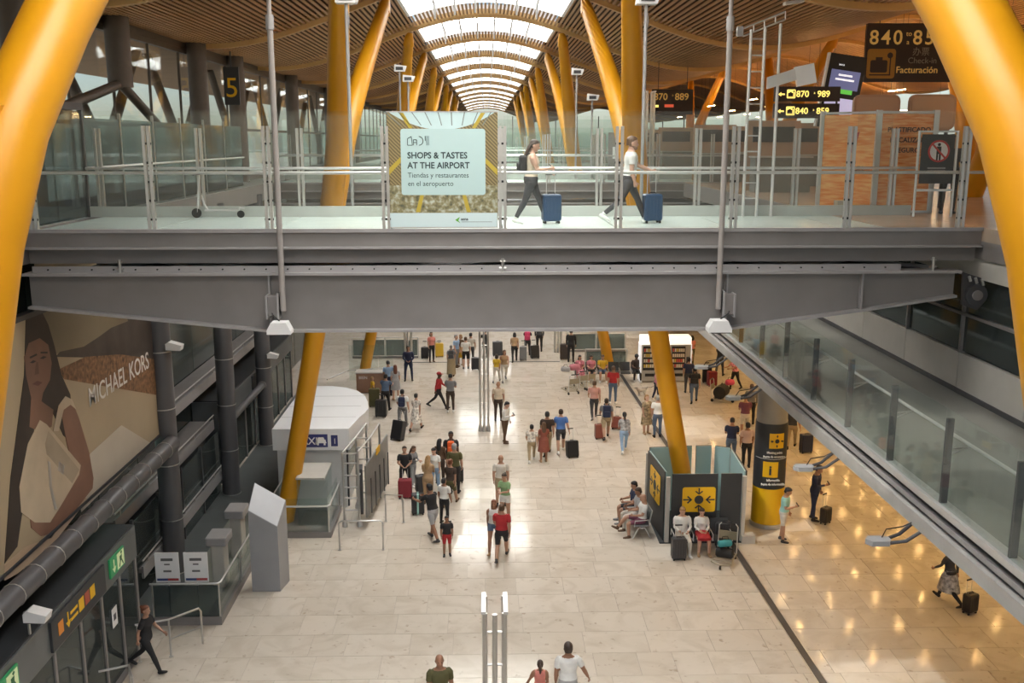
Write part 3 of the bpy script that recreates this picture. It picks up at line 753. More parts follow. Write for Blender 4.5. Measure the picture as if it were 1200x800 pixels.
# ---- handrails by the doors
def hoop(name, label, pts, feet, mid=None, group=None):
    t = thing(name, label, 'railing', pts[0], 0, group); o_ = Vector(pts[0])
    MB().tube([Vector(p) - o_ for p in pts], .026, 8).build('top_tube', STEEL, t, smooth=40)
    for f in feet: MB().cyl(Vector(f) - o_, Vector((f[0], f[1], 0)) - o_, .024, n=8).cyl(Vector((f[0], f[1], .0)) - o_, Vector((f[0], f[1], .02)) - o_, .055, n=10).build('post', STEEL, t)
    if mid: MB().cyl(Vector(mid[0]) - o_, Vector(mid[1]) - o_, .02, n=6).build('mid_tube', STEEL, t)
    return t
hoop('door_railing', 'low steel tube railing angled out beside the vestibule doors', [(-8.25, 21.3, .95), (-7.55, 21.55, .95), (-7.0, 22.1, .95), (-6.97, 22.15, .85), (-6.97, 22.15, .0)], [(-7.55, 21.55, .95), (-8.2, 21.3, .95)], ((-7.55, 21.55, .45), (-6.97, 22.15, .45)))
hoop('door_railing', 'short steel tube railing at the lower left in front of the doors', [(-8.3, 19.25, .95), (-7.75, 19.5, .95), (-7.5, 19.0, .95)], [(-7.75, 19.5, .95), (-7.5, 19.0, .95)], ((-7.75, 19.5, .45), (-7.5, 19.0, .45)))
hoop('hoop_barrier', 'low steel hoop barrier standing on the floor before the gate frame', [(-4.45, 27.66, 0), (-4.45, 27.66, .86), (-4.38, 27.66, .92), (-3.22, 27.66, .92), (-3.15, 27.66, .86), (-3.15, 27.66, 0)], [(-4.45, 27.66, .8), (-3.15, 27.66, .8)])
hoop('hoop_barrier', 'short steel hoop barrier behind the gate panels', [(-3.3, 29.9, 0), (-3.3, 29.9, .9), (-2.75, 29.8, .92), (-2.72, 29.8, 0)], [(-3.3, 29.9, .8), (-2.72, 29.8, .8)])

# ---- grey slanted totem
t = thing('slanted_totem', 'tall light grey totem box with slanted top by enclosure', 'totem', (-6.0, 25.3, 0))
tz = lambda x, y: 2.33 - .62 * (x + .42) + .9 * (y + .35)
tc_ = [(-.42, -.35), (.34, -.35), (.46, .3), (-.36, .3)]
MB()._add([(x, y, 0) for x, y in tc_] + [(x, y, tz(x, y)) for x, y in tc_], [(0, 1, 5, 4), (1, 2, 6, 5), (2, 3, 7, 6), (3, 0, 4, 7), (4, 5, 6, 7), (3, 2, 1, 0)]).build('body', mat('totem_grey', (.33, .34, .36), .4, .3, .05, 1.5), t)
MB()._add([(x * .97, y * .97, tz(x * .97, y * .97) + .005) for x, y in tc_] + [(x * .97, y * .97, tz(x * .97, y * .97) - .02) for x, y in tc_], [(0, 1, 2, 3), (7, 6, 5, 4), (0, 4, 5, 1), (1, 5, 6, 2), (2, 6, 7, 3), (3, 7, 4, 0)]).build('top_plate', mat('totem_pale', (.55, .57, .6), .4, .2, .03), t)
# ---- second glass enclosure before the taxi kiosk
t = thing('glass_balcony', 'small pale glass walled stairhead in front of taxi kiosk', 'enclosure', (-5.2, 28.7, 0))
MB().bb(-1.5, .35, -.1, 2.2, 0, .18).build('kerb', GIRD, t)
for a in ((-1.45, .25, -.04, -.02), (.24, .26, 0, 1.95)): MB().bb(a[0], a[1], a[2], a[3], .18, 1.25).build('glass_panel', GLASSG, t)
MB().bb(-.75, .1, .45, 1.9, .18, 1.7).build('glass_box', GLASSG, t)
MB().bb(-.77, .12, .43, 1.92, 1.7, 1.76).build('cover', OFFW, t)
MB().tube([(-1.5, -.08, 1.02), (.26, -.08, 1.02), (.32, 0, 1.02), (.32, 2.1, 1.02)], .03, 8).build('handrail', RAIL, t)
for p in ((-1.45, -.06), (.28, -.06), (.3, 2.1)): MB().cyl((p[0], p[1], .1), (p[0], p[1], 1.02), .025, n=8).build('post', STEEL, t)

# ---- taxi kiosk
KW = mat('kiosk_white', (.78, .79, .80), .35, 0, .02, 2)
t = thing('taxi_kiosk', 'white taxi kiosk with curved roof and blue TAXI sign', 'kiosk', (-5.75, 31.0, 0))
zt = 2.78
plan = [(-1.3, 0), (1.2, 0)] + [(1.2 + .35 * math.sin(a) - .0, 1.2 + 1.5 * (1 - math.cos(a))) for a in [R(30), R(60), R(85)]] + [(1.42, 3.4), (1.2, 4.3), (.85, 5.0), (.35, 5.5), (-.2, 5.75), (-1.3, 5.8)]
MB().prism(plan, 'z', zt - .72, zt).build('roof', KW, t)
for k in range(3): MB().bb(-1.28, 1.25, 1.4 + 1.4 * k, 1.415 + 1.4 * k, zt, zt + .004).build('roof_seam', GIRD_L, t)
MB().bb(-1.2, 1.05, .18, 4.6, 0, zt - .7).build('booth', mat('kiosk_grey', (.66, .67, .67), .45, 0, .03), t)
MB().bb(1.055, 1.075, .5, 2.6, .9, 1.9).build('window', GLASSD, t)
MB().bb(1.05, 1.1, .3, .42, 0, zt - .72).build('corner_post', CHAR, t)
BL = mat('sign_blue', (.035, .04, .16), .4)
MB().bb(-.6, .50, -.012, 0, zt - .62, zt - .18).build('sign_plate', BL, t); MB().bb(.58, .86, -.012, 0, zt - .62, zt - .18).build('number_plate', WHITE, t); MB().bb(.61, .83, -.016, -.012, zt - .59, zt - .21).build('number_field', BL, t)
text('TAXI', .34, WHITE, t, (-.56, -.018, zt - .52), bold=.004, sx=.98)
car = MB()
for z0, z1, x0, x1 in ((.10, .22, .0, .36), (.22, .30, .06, .30)): car.prism([(x0, z0), (x1, z0), (x1 - .03, z1), (x0 + .03, z1)], 'y', -.02, -.014)
for x in (.05, .27): car.bb(x, x + .06, -.02, -.014, .03, .10)
car.build('car_pictogram', WHITE, t, (.10, 0, zt - .58)); text('1', .26, WHITE, t, (.67, -.02, zt - .5))

# ---- steel gate frame with panels
t = thing('turnstile_barrier', 'tall steel tube gate frame with grey panels beside kiosk', 'gate frame', (-4.2, 29.5, 0))
for (x, y, h) in ((-.35, 0, 2.45), (.12, 0, 2.45), (-.15, 1.6, 2.45), (.32, 1.6, 2.45), (.0, 3.2, 2.45), (.45, 3.2, 2.45)):
    MB().cyl((x, y, 0), (x, y, h), .04, n=10).rings([(x, y, 0, .09, .09), (x, y, .12, .085, .085), (x, y, .22, .045, .045)], 12).build('post', STEEL, t, smooth=40)
for z in (.55, .95, 1.3, 1.7, 2.1, 2.42):
    MB().cyl((-.35, 0, z), (.12, 0, z), .028, n=8).build('rung', STEEL, t); MB().cyl((-.15, 1.6, z), (.32, 1.6, z), .028, n=8).build('rung', STEEL, t)
MB().tube([(-.35, 0, 2.45), (-.15, 1.6, 2.45), (0, 3.2, 2.45)], .03, 8).tube([(.12, 0, 2.45), (.32, 1.6, 2.45), (.45, 3.2, 2.45)], .03, 8).build('top_tube', STEEL, t)
an = math.atan2(3.4, .35)
MB().box((.55, 1.4, 1.25), (3.4, .05, 1.7), rz=an).build('side_panel', mat('gate_panel', (.22, .22, .21), .4, .3, .1, 3), t)
for k in range(5): MB().box((.64 + .068 * (k - 2), 1.4 + .66 * (k - 2), 1.0), (.05, .03, 1.15), rz=an).build('slat', DARK, t)
MB().box((.16, .25, 1.15), (.12, .5, 1.5), rz=.1).build('control_box', DARK, t)
MB().cyl((.16, -.02, 1.75), (.16, -.005, 1.75), .04, n=10).build('button', WHITE, t)
MB().box((.62, 1.2, 2.15), (.5, .02, .22), rz=an).build('yellow_label', SIGNY, t)

# ---- sign towers (ladder-like steel frames)
def ladder_tower(label, x, y, h, z0=0.0, dx=.17, dy=.3, bulky=False):
    t = thing('ladder_tower', label, 'frame', (x, y, z0), 0, 'steel ladder towers')
    r = .045 if not bulky else .05
    for (a, b_) in ((-dx, 0), (0, -.05), (dx, 0)):
        MB().cyl((a, b_, 0), (a, b_, h), r, n=8).rings([(a, b_, 0, .09, .09), (a, b_, .18, .08, .08), (a, b_, .28, .05, .05)], 10).build('post', STEEL, t, smooth=40)
    for (a) in (-dx, dx): MB().cyl((a, dy + .35, 0), (a, dy + .35, h), r, n=8).build('rear_post', STEEL, t, smooth=40)
    k = .6
    while k < h:
        MB().cyl((-dx, 0, k), (dx, 0, k), .02, n=6).build('rung', STEEL, t); MB().cyl((dx, 0, k), (dx, dy + .35, k), .02, n=6).build('rung', STEEL, t); k += .62
    MB().bb(-dx - .06, -dx + .02, -.06, dy + .4, h, h + .05).bb(dx - .02, dx + .06, -.06, dy + .4, h, h + .05).build('cap_rail', RAIL, t)
    return t
ladder_tower('steel ladder tower standing mid-hall beside man in white shirt', -.15, 39.85, 4.3)
ladder_tower('steel ladder tower cut by the bottom picture edge', .10, 15.6, 4.05)
ladder_tower('steel ladder tower behind the barrier right of centre', 4.1, 55.5, 2.6)
ladder_tower('steel ladder tower behind the barrier near the guard', -4.4, 53.2, 2.6)

# ---- balustrades at the far end of lower hall
def low_balustrade(label, x0, x1, y):
    t = thing('low_balustrade', label, 'balustrade', (x0, y, 0))
    n = max(2, int((x1 - x0) / 1.6)); st = (x1 - x0) / n
    MB().bb(0, x1 - x0, -.04, .04, 0, .12).build('plinth', GIRD, t)
    for k in range(n + 1): MB().bb(k * st - .03, k * st + .03, -.03, .03, .12, 1.15).build('post', STEEL, t)
    for k in range(n): MB().bb(k * st + .05, (k + 1) * st - .05, -.01, .01, .16, 1.05).build('glass_panel', GLASSD, t)
    MB().cyl((0, 0, 1.18), (x1 - x0, 0, 1.18), .03, n=8).build('rail', RAIL, t)
low_balustrade('glass balustrade across the far hall behind the suited guard', -7.6, -3.9, 54.2)
low_balustrade('glass balustrade across the far hall behind luggage trolleys', 4.6, 8.0, 55.6)
low_balustrade('short glass balustrade behind the bench with the yellow shirted sitter', 5.2, 7.4, 50.8)
for (x0, x1, lab) in ((-4.3, -1.9, 'dark threshold strip on the far floor, left of the ladder tower'), (1.2, 4.0, 'dark threshold strip on the far floor, right of the ladder tower')):
    tag(MB().bb(x0, x1, 53.0, 53.12, 0, .012).build('floor_strip', DARK), lab, 'strip')
# brown counter at the far left with glass screens
t = thing('info_counter', 'brown front information counter with glass screens at far left', 'counter', (-6.35, 46.3, 0))
MB().bb(0, 1.75, 0, .06, .05, 1.0).build('front_panel', mat('counter_brown', (.30, .17, .11), .5, 0, .1, 2), t)
MB().bb(-.05, 1.85, -.05, .6, 1.0, 1.05).build('top', OFFW, t); MB().bb(0, 1.75, .06, 1.8, 0, .05).build('plinth', DARK, t)
text('BIEN', .2, WHITE, t, (.12, -.005, .72))
for k in range(3): MB().bb(-.6 + .75 * k, .1 + .75 * k, 1.9, 1.92, .2, 2.0).build('glass_screen', GLASSG, t)
MB().tube([(-1.2, -1.2, 1.0), (-.5, .6, 1.0), (1.7, .6, 1.15)], .03, 8).build('handrail', RAIL, t)

# ---- white flood lamps clamped on the left tubes
for (x, y, z, lab) in ((-8.45, 37.9, 3.75, 'white flood lamp clamped high on the farthest round column'), (-8.45, 26.1, 6.6, 'white flood lamp clamped high on the nearest round column'), (-8.25, 16.75, 3.55, 'white flood lamp at the left picture edge above the vestibule')):
    t = thing('flood_lamp', lab, 'lamp', (x, y, z), 0, 'white flood lamps on the left')
    MB().prism([(-.18, -.1), (.2, -.12), (.24, .02), (-.1, .12), (-.18, .06)], 'y', -.14, .14).build('housing', WHITE, t); MB().bb(-.16, .2, -.12, .12, -.13, -.115).build('lens', DARK, t)
    if z < 3.6 and y < 20: MB().cyl((-.15, 0, -.10), (-.15, 0, 3.16 - z), .03, n=6).build('stem', STEEL, t)
    MB().tube([(-.15, 0, .05), (-.22, 0, .02)], .03, 6).build('clamp_arm', STEEL, t)

# ---- second vestibule and dim floor behind the enclosure
t = thing('vestibule', 'farther dark entrance vestibule with small yellow sign behind the taxi kiosk', 'vestibule', (-9.3, 33.6, 0))
MB().bb(-1.1, 0, 0, 12.4, 2.3, 3.0).build('fascia', VEST, t); MB().bb(-1.05, -.04, .04, 12.36, 3.0, 3.04).build('roof', CHAR, t)
MB().bb(-1.1, -.05, 0, .12, 0, 2.3).build('end_wall', VEST, t); MB().bb(-1.05, -.95, .2, 12.2, 0, 2.3).build('inner_wall', CHAR, t)
for k in range(9):
    MB().bb(-.09, -.01, .06 + 1.5 * k, .15 + 1.5 * k, 0, 2.3).build('door_post', GIRD, t)
    if k < 8: MB().bb(-.06, -.04, .16 + 1.5 * k, 1.55 + 1.5 * k, .05, 2.28).build('glass_leaf', GLASSD, t)
MB().bb(0, .05, 4.2, 6.8, 2.38, 2.92).build('sign_panel', CHAR, t)
for k in range(3): MB().bb(.05, .056, 5.2 + .3 * k, 5.42 + .3 * k, 2.55, 2.8).build('icon', SIGNY, t)
fd = thing('floor_recess', 'dim grey recessed floor behind the left glass enclosure', None, kind='structure')
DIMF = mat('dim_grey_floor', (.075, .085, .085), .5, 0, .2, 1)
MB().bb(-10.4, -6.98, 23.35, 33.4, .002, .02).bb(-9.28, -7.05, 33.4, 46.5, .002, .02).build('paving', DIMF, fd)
t = thing('glass_partition', 'dark glass partition with steel posts behind the left enclosure', 'partition', (-9.32, 22.3, 0))
for k in range(5): MB().bb(-.02, .02, .06 + 2.1 * k, 2.04 + 2.1 * k, .04, 2.2).build('pane', GLASSD, t); MB().bb(-.04, .04, -.04 + 2.1 * k, .05 + 2.1 * k, 0, 2.3).build('post', DARK, t)
MB().bb(-.5, -.42, 0, 10.4, .02, 2.3).build('backing', CHAR, t)
# ================================================================== POSTER AND BRIDGE FITTINGS
yb_ = 18.7
t = thing('airport_poster', 'glass panel poster reading shops and tastes at the airport', 'poster', (-1.9, 18.72, 10.38))
W, H = 2.11, 2.16
def slat_print():
    m = bpy.data.materials.new('print_bamboo'); m.use_nodes = True; nt = m.node_tree; b = nt.nodes['Principled BSDF']
    tc = nt.nodes.new('ShaderNodeTexCoord'); wv = nt.nodes.new('ShaderNodeTexWave'); wv.inputs['Scale'].default_value = 9; wv.inputs['Distortion'].default_value = 1.0; wv.bands_direction = 'DIAGONAL'
    cr = nt.nodes.new('ShaderNodeValToRGB'); cr.color_ramp.elements[0].color = (.13, .10, .045, 1); cr.color_ramp.elements[1].color = (.34, .27, .13, 1)
    nt.links.new(tc.outputs['Object'], wv.inputs[0]); nt.links.new(wv.outputs[0], cr.inputs[0]); nt.links.new(cr.outputs[0], b.inputs['Base Color']); b.inputs['Roughness'].default_value = .3
    return m
def crowd_print():
    m = bpy.data.materials.new('print_concourse'); m.use_nodes = True; nt = m.node_tree; b = nt.nodes['Principled BSDF']
    tc = nt.nodes.new('ShaderNodeTexCoord'); n = nt.nodes.new('ShaderNodeTexNoise'); n.inputs['Scale'].default_value = 11; n.inputs['Detail'].default_value = 6
    cr = nt.nodes.new('ShaderNodeValToRGB'); e = cr.color_ramp.elements; e[0].position = .3; e[0].color = (.08, .09, .06, 1); e[1].position = .7; e[1].color = (.55, .6, .52, 1)
    x = e.new(.5); x.color = (.28, .25, .13, 1)
    nt.links.new(tc.outputs['Object'], n.inputs[0]); nt.links.new(n.outputs[0], cr.inputs[0]); nt.links.new(cr.outputs[0], b.inputs['Base Color']); b.inputs['Roughness'].default_value = .3
    return m
MB().bb(.05, W, -.006, .006, 0, H).build('panel', slat_print(), t)
PALE = mat('print_pale_blue', (.50, .68, .68), .25); PALE2 = mat('print_pale_sky', (.55, .72, .73), .3, 0, .08, 2)
def pp(name, poly, d, mt): return MB().prism(poly, 'y', -.006 - d, -.006).build(name, mt, t)
sky_arc = [(.12 + (W - .2) * k / 12, 1.82 + .30 * (2 * k / 12 - 1) ** 2) for k in range(13)]
pp('printed_skylight', sky_arc + [(W - .05, H - .01), (.09, H - .01)], .001, PALE2)
for k in range(9):
    x = .3 + .19 * k
    pp('printed_bar', [(x, 1.9), (x + .018, 1.9), (x - .04 + (x - 1.08) * .3, H - .01), (x - .06 + (x - 1.08) * .3, H - .01)], .002, mat('print_grey', (.2, .25, .24), .4))
for sx in (1, -1):
    c0 = 1.08
    pp('printed_strut', [(c0 - sx * 1.02, .98), (c0 - sx * 1.02, 1.10), (c0 - sx * .75, 1.36), (c0 - sx * .75, 1.26)], .002, mat('print_yellow', (.5, .38, .05), .4))
    pp('printed_beam', [(c0 - sx * .8, 2.13), (c0 - sx * .72, 2.13), (c0 - sx * .55, 1.85), (c0 - sx * .62, 1.85)], .002, mat('print_yellow', (.5, .38, .05), .4))
pp('printed_concourse', [(.06, .29), (W - .01, .29), (W - .01, .8), (.06, .8)], .0015, crowd_print())
for sx in (1, -1): pp('printed_column', [(1.08 - sx * .52, .3), (1.08 - sx * .44, .3), (1.08 - sx * .36, .62), (1.08 - sx * .43, .62)], .003, mat('print_yellow', (.5, .38, .05), .4))
pp('white_strip', [(.06, .01), (W - .01, .01), (W - .01, .285), (.06, .285)], .002, mat('print_white_strip', (.62, .76, .78), .3))
def rr_poly(x0, x1, z0, z1, r):
    o_ = []
    for cx, cz, a in ((x1 - r, z1 - r, 0), (x0 + r, z1 - r, 90), (x0 + r, z0 + r, 180), (x1 - r, z0 + r, 270)):
        for k in range(4): o_.append((cx + r * math.cos(R(a + 30 * k)), cz + r * math.sin(R(a + 30 * k))))
    return o_
pp('card', rr_poly(.30, 1.88, .62, 1.84, .05), .005, PALE)
INK = mat('print_ink', (.02, .045, .05), .5)
for body, s, z, bd in (('SHOPS & TASTES', .162, 1.30, .0035), ('AT THE AIRPORT', .162, 1.115, .0035), ('Tiendas y restaurantes', .132, .945, 0), ('en el aeropuerto', .132, .79, 0)):
    text(body, s, INK, t, (.42, -.012, z), bold=bd, sx=.93 if bd else .95)
ic = MB()     # little line icons: bag, building, moon, cutlery
for a, b_ in (((.43, 1.54), (.43, 1.66)), ((.43, 1.66), (.50, 1.70)), ((.50, 1.70), (.52, 1.54)), ((.43, 1.54), (.52, 1.54)), ((.54, 1.54), (.54, 1.64)), ((.54, 1.64), (.60, 1.64)), ((.60, 1.64), (.60, 1.54)), ((.54, 1.59), (.60, 1.59)), ((.79, 1.54), (.79, 1.71)), ((.76, 1.62), (.76, 1.71)), ((.82, 1.54), (.82, 1.71))):
    ic.cyl((a[0], 0, a[1]), (b_[0], 0, b_[1]), .006, n=4)
ic.tube([(.64 + .08 * math.sin(R(a)), 0, 1.62 + .08 * math.cos(R(a))) for a in range(0, 181, 20)], .006, 4)
ic.build('line_icons', INK, t, (0, -.012, 0))
pp('logo_mark', [(1.30, .15), (1.39, .21), (1.36, .14), (1.40, .09)], .004, mat('logo_green', (.12, .42, .05), .5))
text('aena', .075, INK, t, (1.41, -.01, .145), bold=.002); MB().bb(1.42, 2.0, -.011, -.008, .112, .118).build('logo_rule', INK, t)
for zz in (.0, H - .02): MB().bb(.04, W + .01, -.012, .012, zz, zz + .02).build('edge_trim', STEEL, t)

# ---- long flood poles clamped to the near bridge girder
def clamp_pole(x, y, label, mirror):
    t = thing('flood_pole', label, 'pole', (x, y, 8.75), 0, 'tall poles clamped to the near girder')
    MB().cyl((0, 0, .1), (0, 0, 5.4), .055, n=12).cyl((0, 0, 5.4), (0, 0, 7.7), .042, n=12).build('tube', mat('pole_warm_grey', (.36, .33, .31), .45, .2), t, smooth=40)
    MB().cyl((0, 0, 5.2), (0, 0, 5.45), .075, n=12).build('sleeve', GIRD_L, t)
    s = 1 if mirror else -1
    MB().bb(-s * .07, -s * .28, -.02, .16, .0, .38).build('bracket_box', GIRD, t); MB().bb(-s * .07, -s * .10, -.1, .18, -.05, .45).bb(-s * .28, -s * .31, -.1, .18, -.05, .4).build('bracket_plate', GIRD_L, t)
    MB().prism([(-.24, -.28), (.2, -.28), (.2, -.22), (.12, -.06), (-.16, -.06), (-.24, -.2)], 'y', -.42, -.12).build('flood_head', WHITE, t, (-.0 if mirror else -.02, 0, 0))
    MB().bb(-.2, .16, -.4, -.14, -.30, -.28).build('lens', BLACK, t)
    MB().tube([(-.02, -.2, -.08), (-.15 * s, -.2, .05), (-.2 * s, -.05, .06)], .012, 5).build('cable', BLACK, t)
clamp_pole(-3.86, 18.42, 'tall pole with white flood head clamped to girder left of poster', True)
clamp_pole(4.42, 18.42, 'tall pole with white flood head clamped to girder at right', False)
def lamp_post(x, y, h, label, z0=10.36):
    t = thing('lamp_post', label, 'lamp', (x, y, z0), 0, 'slim lamp posts on the footbridges')
    MB().cyl((0, 0, 0), (0, 0, h), .04, n=10).build('pole', GIRD_L, t, smooth=40); MB().cyl((0, 0, 0), (0, 0, .05), .1, n=12).build('base_plate', STEEL, t)
    MB().tube([(0, 0, h - .7), (.05, 0, h - .35), (0, 0, h)], .02, 6).build('bracket_arm', GIRD, t)
    MB().prism([(-.22, h), (.22, h), (.3, h + .22), (-.2, h + .28)], 'y', -.16, .16).build('lamp_head', WHITE, t); MB().bb(-.14, .16, -.18, -.16, h + .05, h + .18).build('lens', DARK, t)
lamp_post(-3.02, 22.35, 4.55, 'slim lamp post behind the near bridge, left of the first yellow columns')
lamp_post(3.5, 22.35, 4.55, 'slim lamp post behind the near bridge, over the man in white shirt')
for (px, py, lab) in ((468, 78, 'left slim lamp post on the second bridge'), (478, 90, 'shorter slim lamp post left on the second bridge'), (676, 82, 'right slim lamp post on the second bridge'), (694, 112, 'shorter slim lamp post right on the second bridge')):
    q = at_y(px, py, 43.15); lamp_post(q.x, 43.15, q.z - 10.36 - .2, lab, 10.36)

# ---- kick scooter on the near bridge
sc = thing('kick_scooter', 'folded-grey kick scooter parked on the bridge at left', 'scooter', (-6.3, 21.75, 10.35))
MB().tube([(-.02, 0, .12), (.02, 0, .55), (.06, 0, .92)], .022, 8).build('stem', RAIL, sc, smooth=40); MB().tube([(.08, 0, .5), (.14, 0, .3), (.22, 0, .14)], .02, 8).build('brace', RAIL, sc)
MB().rbox((.5, 0, .16), (.72, .12, .035), .02, rz=0).build('deck', RAIL, sc)
for x, r in ((-.04, .105), (.92, .08)):
    MB().cyl((x, -.02, r), (x, .02, r), r, n=18).build('wheel', BLACK, sc, smooth=40)
MB().tube([(.0, -.22, .93), (.06, 0, .95), (.0, .22, .93)], .02, 8).build('handlebar', BLACK, sc); MB().tube([(.86, 0, .1), (.9, 0, .22), (1.0, 0, .2)], .018, 6).build('mudguard', RAIL, sc)

# ================================================================== UPPER RIGHT: CHECK-IN LEVEL
zf = 10.36
ALU = mat('aluminium_profile', (.62, .62, .61), .35, .6)
def film_material():
    m = bpy.data.materials.new('orange_stretch_film'); m.use_nodes = True; nt = m.node_tree; b = nt.nodes['Principled BSDF']
    tc = nt.nodes.new('ShaderNodeTexCoord'); mp = nt.nodes.new('ShaderNodeMapping'); mp.inputs['Scale'].default_value = (1.2, 1.2, 9); mp.inputs['Rotation'].default_value = (0, .14, 0)
    n = nt.nodes.new('ShaderNodeTexNoise'); n.inputs['Scale'].default_value = 2.2; n.inputs['Detail'].default_value = 5
    cr = nt.nodes.new('ShaderNodeValToRGB'); e = cr.color_ramp.elements; e[0].position = .35; e[0].color = (.75, .20, .02, 1); e[1].position = .72; e[1].color = (.95, .55, .22, 1)
    nt.links.new(tc.outputs['Object'], mp.inputs[0]); nt.links.new(mp.outputs[0], n.inputs[0]); nt.links.new(n.outputs[0], cr.inputs[0]); nt.links.new(cr.outputs[0], b.inputs['Base Color'])
    bp = nt.nodes.new('ShaderNodeBump'); bp.inputs['Strength'].default_value = .5; nt.links.new(n.outputs[0], bp.inputs['Height']); nt.links.new(bp.outputs[0], b.inputs['Normal'])
    b.inputs['Roughness'].default_value = .28
    return m
FILM = film_material()
t = thing('wrapping_station', 'orange film wrapped luggage wrapping station with aluminium frame', 'kiosk', (8.95, 22.7, zf))
pts = [(-.9, 1.15), (0, 0), (1.32, 0.02), (1.5, 1.2)]
for i, (a, b_) in enumerate(zip(pts[:-1], pts[1:])):
    a, b_ = Vector((a[0], a[1], 0)), Vector((b_[0], b_[1], 0)); d = b_ - a; m_ = (a + b_) / 2
    MB().box((m_.x, m_.y, 1.14), (d.length - .12, .05, 2.2), rz=math.atan2(d.y, d.x)).build('film_panel', FILM, t)
for (x, y) in pts: MB().bb(x - .06, x + .06, y - .05, y + .05, 0, 2.33).build('frame_post', ALU, t)
for z in (.03, 2.28):
    m_ = MB()
    for a, b_ in zip(pts[:-1], pts[1:]):
        a, b_ = Vector((a[0], a[1], 0)), Vector((b_[0], b_[1], 0)); d = b_ - a; c = (a + b_) / 2; m_.box((c.x, c.y, z), (d.length - .12, .07, .05), rz=math.atan2(d.y, d.x))
    m_.build('frame_rail', ALU, t)
INKB = mat('film_ink', (.05, .02, .015), .5)
for body, z, x in (('PLASTIFICADO', 1.84, .2), ('LOCALIZADO', 1.61, .27), ('SEGURO', 1.38, .40)): text(body, .15, INKB, t, (x, -.035, z), bold=.003)
an = math.atan2(-1.15, .9)
text('BULL', .17, INKB, t, (-.42, .48, .95), (math.pi / 2, 0, an), bold=.003); None
MB().prism([(-.02, 1.35), (.1, 1.4), (.2, 1.85), (.06, 1.8)], 'y', -.01, 0).build('red_emblem', mat('emblem_red', (.45, .03, .02), .5), t, (-.42, .50, 0), an)
TAN = mat('tan_plastic', (.45, .31, .22), .5, 0, .05)
for x, y, w_, lab in ((9.6, 24.6, 1.15, 'left rounded tan canopy panel above the wrapping station'), (10.9, 24.4, 1.15, 'right rounded tan canopy panel above the wrapping station')):
    c = thing('canopy_panel', lab, 'panel', (x, y, zf), 0, 'tan canopy panels'); MB().prism(rr_poly(-w_ / 2, w_ / 2, 1.9, 2.75, .16), 'y', -.06, .06).build('panel', TAN, c)
    MB().prism(rr_poly(-w_ / 2 + .06, w_ / 2 - .06, 1.96, 2.69, .12), 'y', -.07, -.06).build('inset', mat('tan_inset', (.50, .36, .26), .5), c)
    for sx in (-.4, .4): MB().cyl((sx, 0, 0), (sx, 0, 1.9), .05, n=8).build('post', DARK, c)
t = thing('cardboard_box', 'small beige carton on the floor beside the wrapping station', 'box', (8.15, 22.45, zf)); MB().bb(-.16, .16, -.14, .14, 0, .3).build('carton', mat('carton', (.52, .44, .34), .7, 0, .06), t); MB().bb(-.165, .165, -.02, .02, .05, .302).build('tape', mat('tape', (.6, .5, .38), .4), t)
# no-entry sign stand
t = thing('warning_sign_stand', 'black no pedestrians sign in a steel stand', 'sign', (9.85, 21.6, zf))
for x in (-.42, .42): MB().cyl((x, 0, 0), (x, 0, 1.86), .03, n=8).build('leg', ALU, t)
MB().bb(-.42, .42, -.02, .02, .55, .6).bb(-.42, .42, -.02, .02, 1.82, 1.86).build('crossbar', ALU, t)
MB().bb(-.36, .36, -.025, .0, .72, 1.78).build('board', CHAR, t)
MB().cyl((0.02, -.03, 1.42), (0.02, -.025, 1.42), .22, n=28).build('white_disc', WHITE, t)
MB().tube([(.02 + .22 * math.cos(R(a)), -.035, 1.42 + .22 * math.sin(R(a))) for a in range(0, 361, 15)], .022, 6).cyl((-.13, -.036, 1.57), (.17, -.036, 1.27), .02, n=6).build('red_ring', mat('ring_red', (.5, .03, .03), .4), t)
MB().bb(-.03, .07, -.034, -.03, 1.36, 1.52).bb(-.03, .01, -.034, -.03, 1.22, 1.36).bb(.03, .07, -.034, -.03, 1.22, 1.36).cyl((.02, -.034, 1.56), (.02, -.03, 1.56), .035, n=10).build('figure', BLACK, t)
[MB().bb(-.2, .2, -.03, -.025, z_, z_ + .03).build('text_line', mat('dim_white', (.3, .3, .3), .5), t) for z_ in (.98, 1.04)]
# hanging signs
def hanging(label, x0, x1, z0, z1, y, mt=CHAR):
    t = thing('hanging_sign', label, 'sign', ((x0 + x1) / 2, y, z0)); w_ = (x1 - x0) / 2; h = z1 - z0
    MB().bb(-w_, w_, -.06, .06, 0, h).build('panel', mt, t)
    for sx in (-.7, .7): MB().cyl((sx * w_, 0, h), (sx * w_, 0, zr(x0) - z0 + .1), .015, n=5).build('hanger', DARK, t)
    return t, w_, h
DIG = mat('sign_dim_amber', (.50, .30, .07), .5, emit=.25, ecol=(.7, .4, .1))
SBR = mat('sign_brown_black', (.035, .022, .018), .5)
LIT = mat('sign_lit_yellow', (.85, .7, .12), .4, emit=1.0, ecol=(1.0, .8, .2))
t, w_, h = hanging('big dark check-in sign with numbers 840 to 859 and suitcase icon', 11.25, 13.85, 13.72, 15.4, 30, SBR)
[text(ch, .58, DIG, t, (x0 + .355 * i_, -.07, 1.08), bold=.006) for x0, wd in ((-1.22, '840'), (.08, '859')) for i_, ch in enumerate(wd)]; text('to', .2, DIG, t, (-.13, -.07, 1.32)); text('a', .2, DIG, t, (-.1, -.07, 1.08))
text('办票', .26, mat('sign_grey', (.28, .26, .22), .5), t, (.1, -.07, .78)); text('Check-in', .24, mat('sign_grey', (.28, .26, .22), .5), t, (-.02, -.07, .54)); text('Facturación', .27, DIG, t, (-.36, -.07, .26), bold=.002)
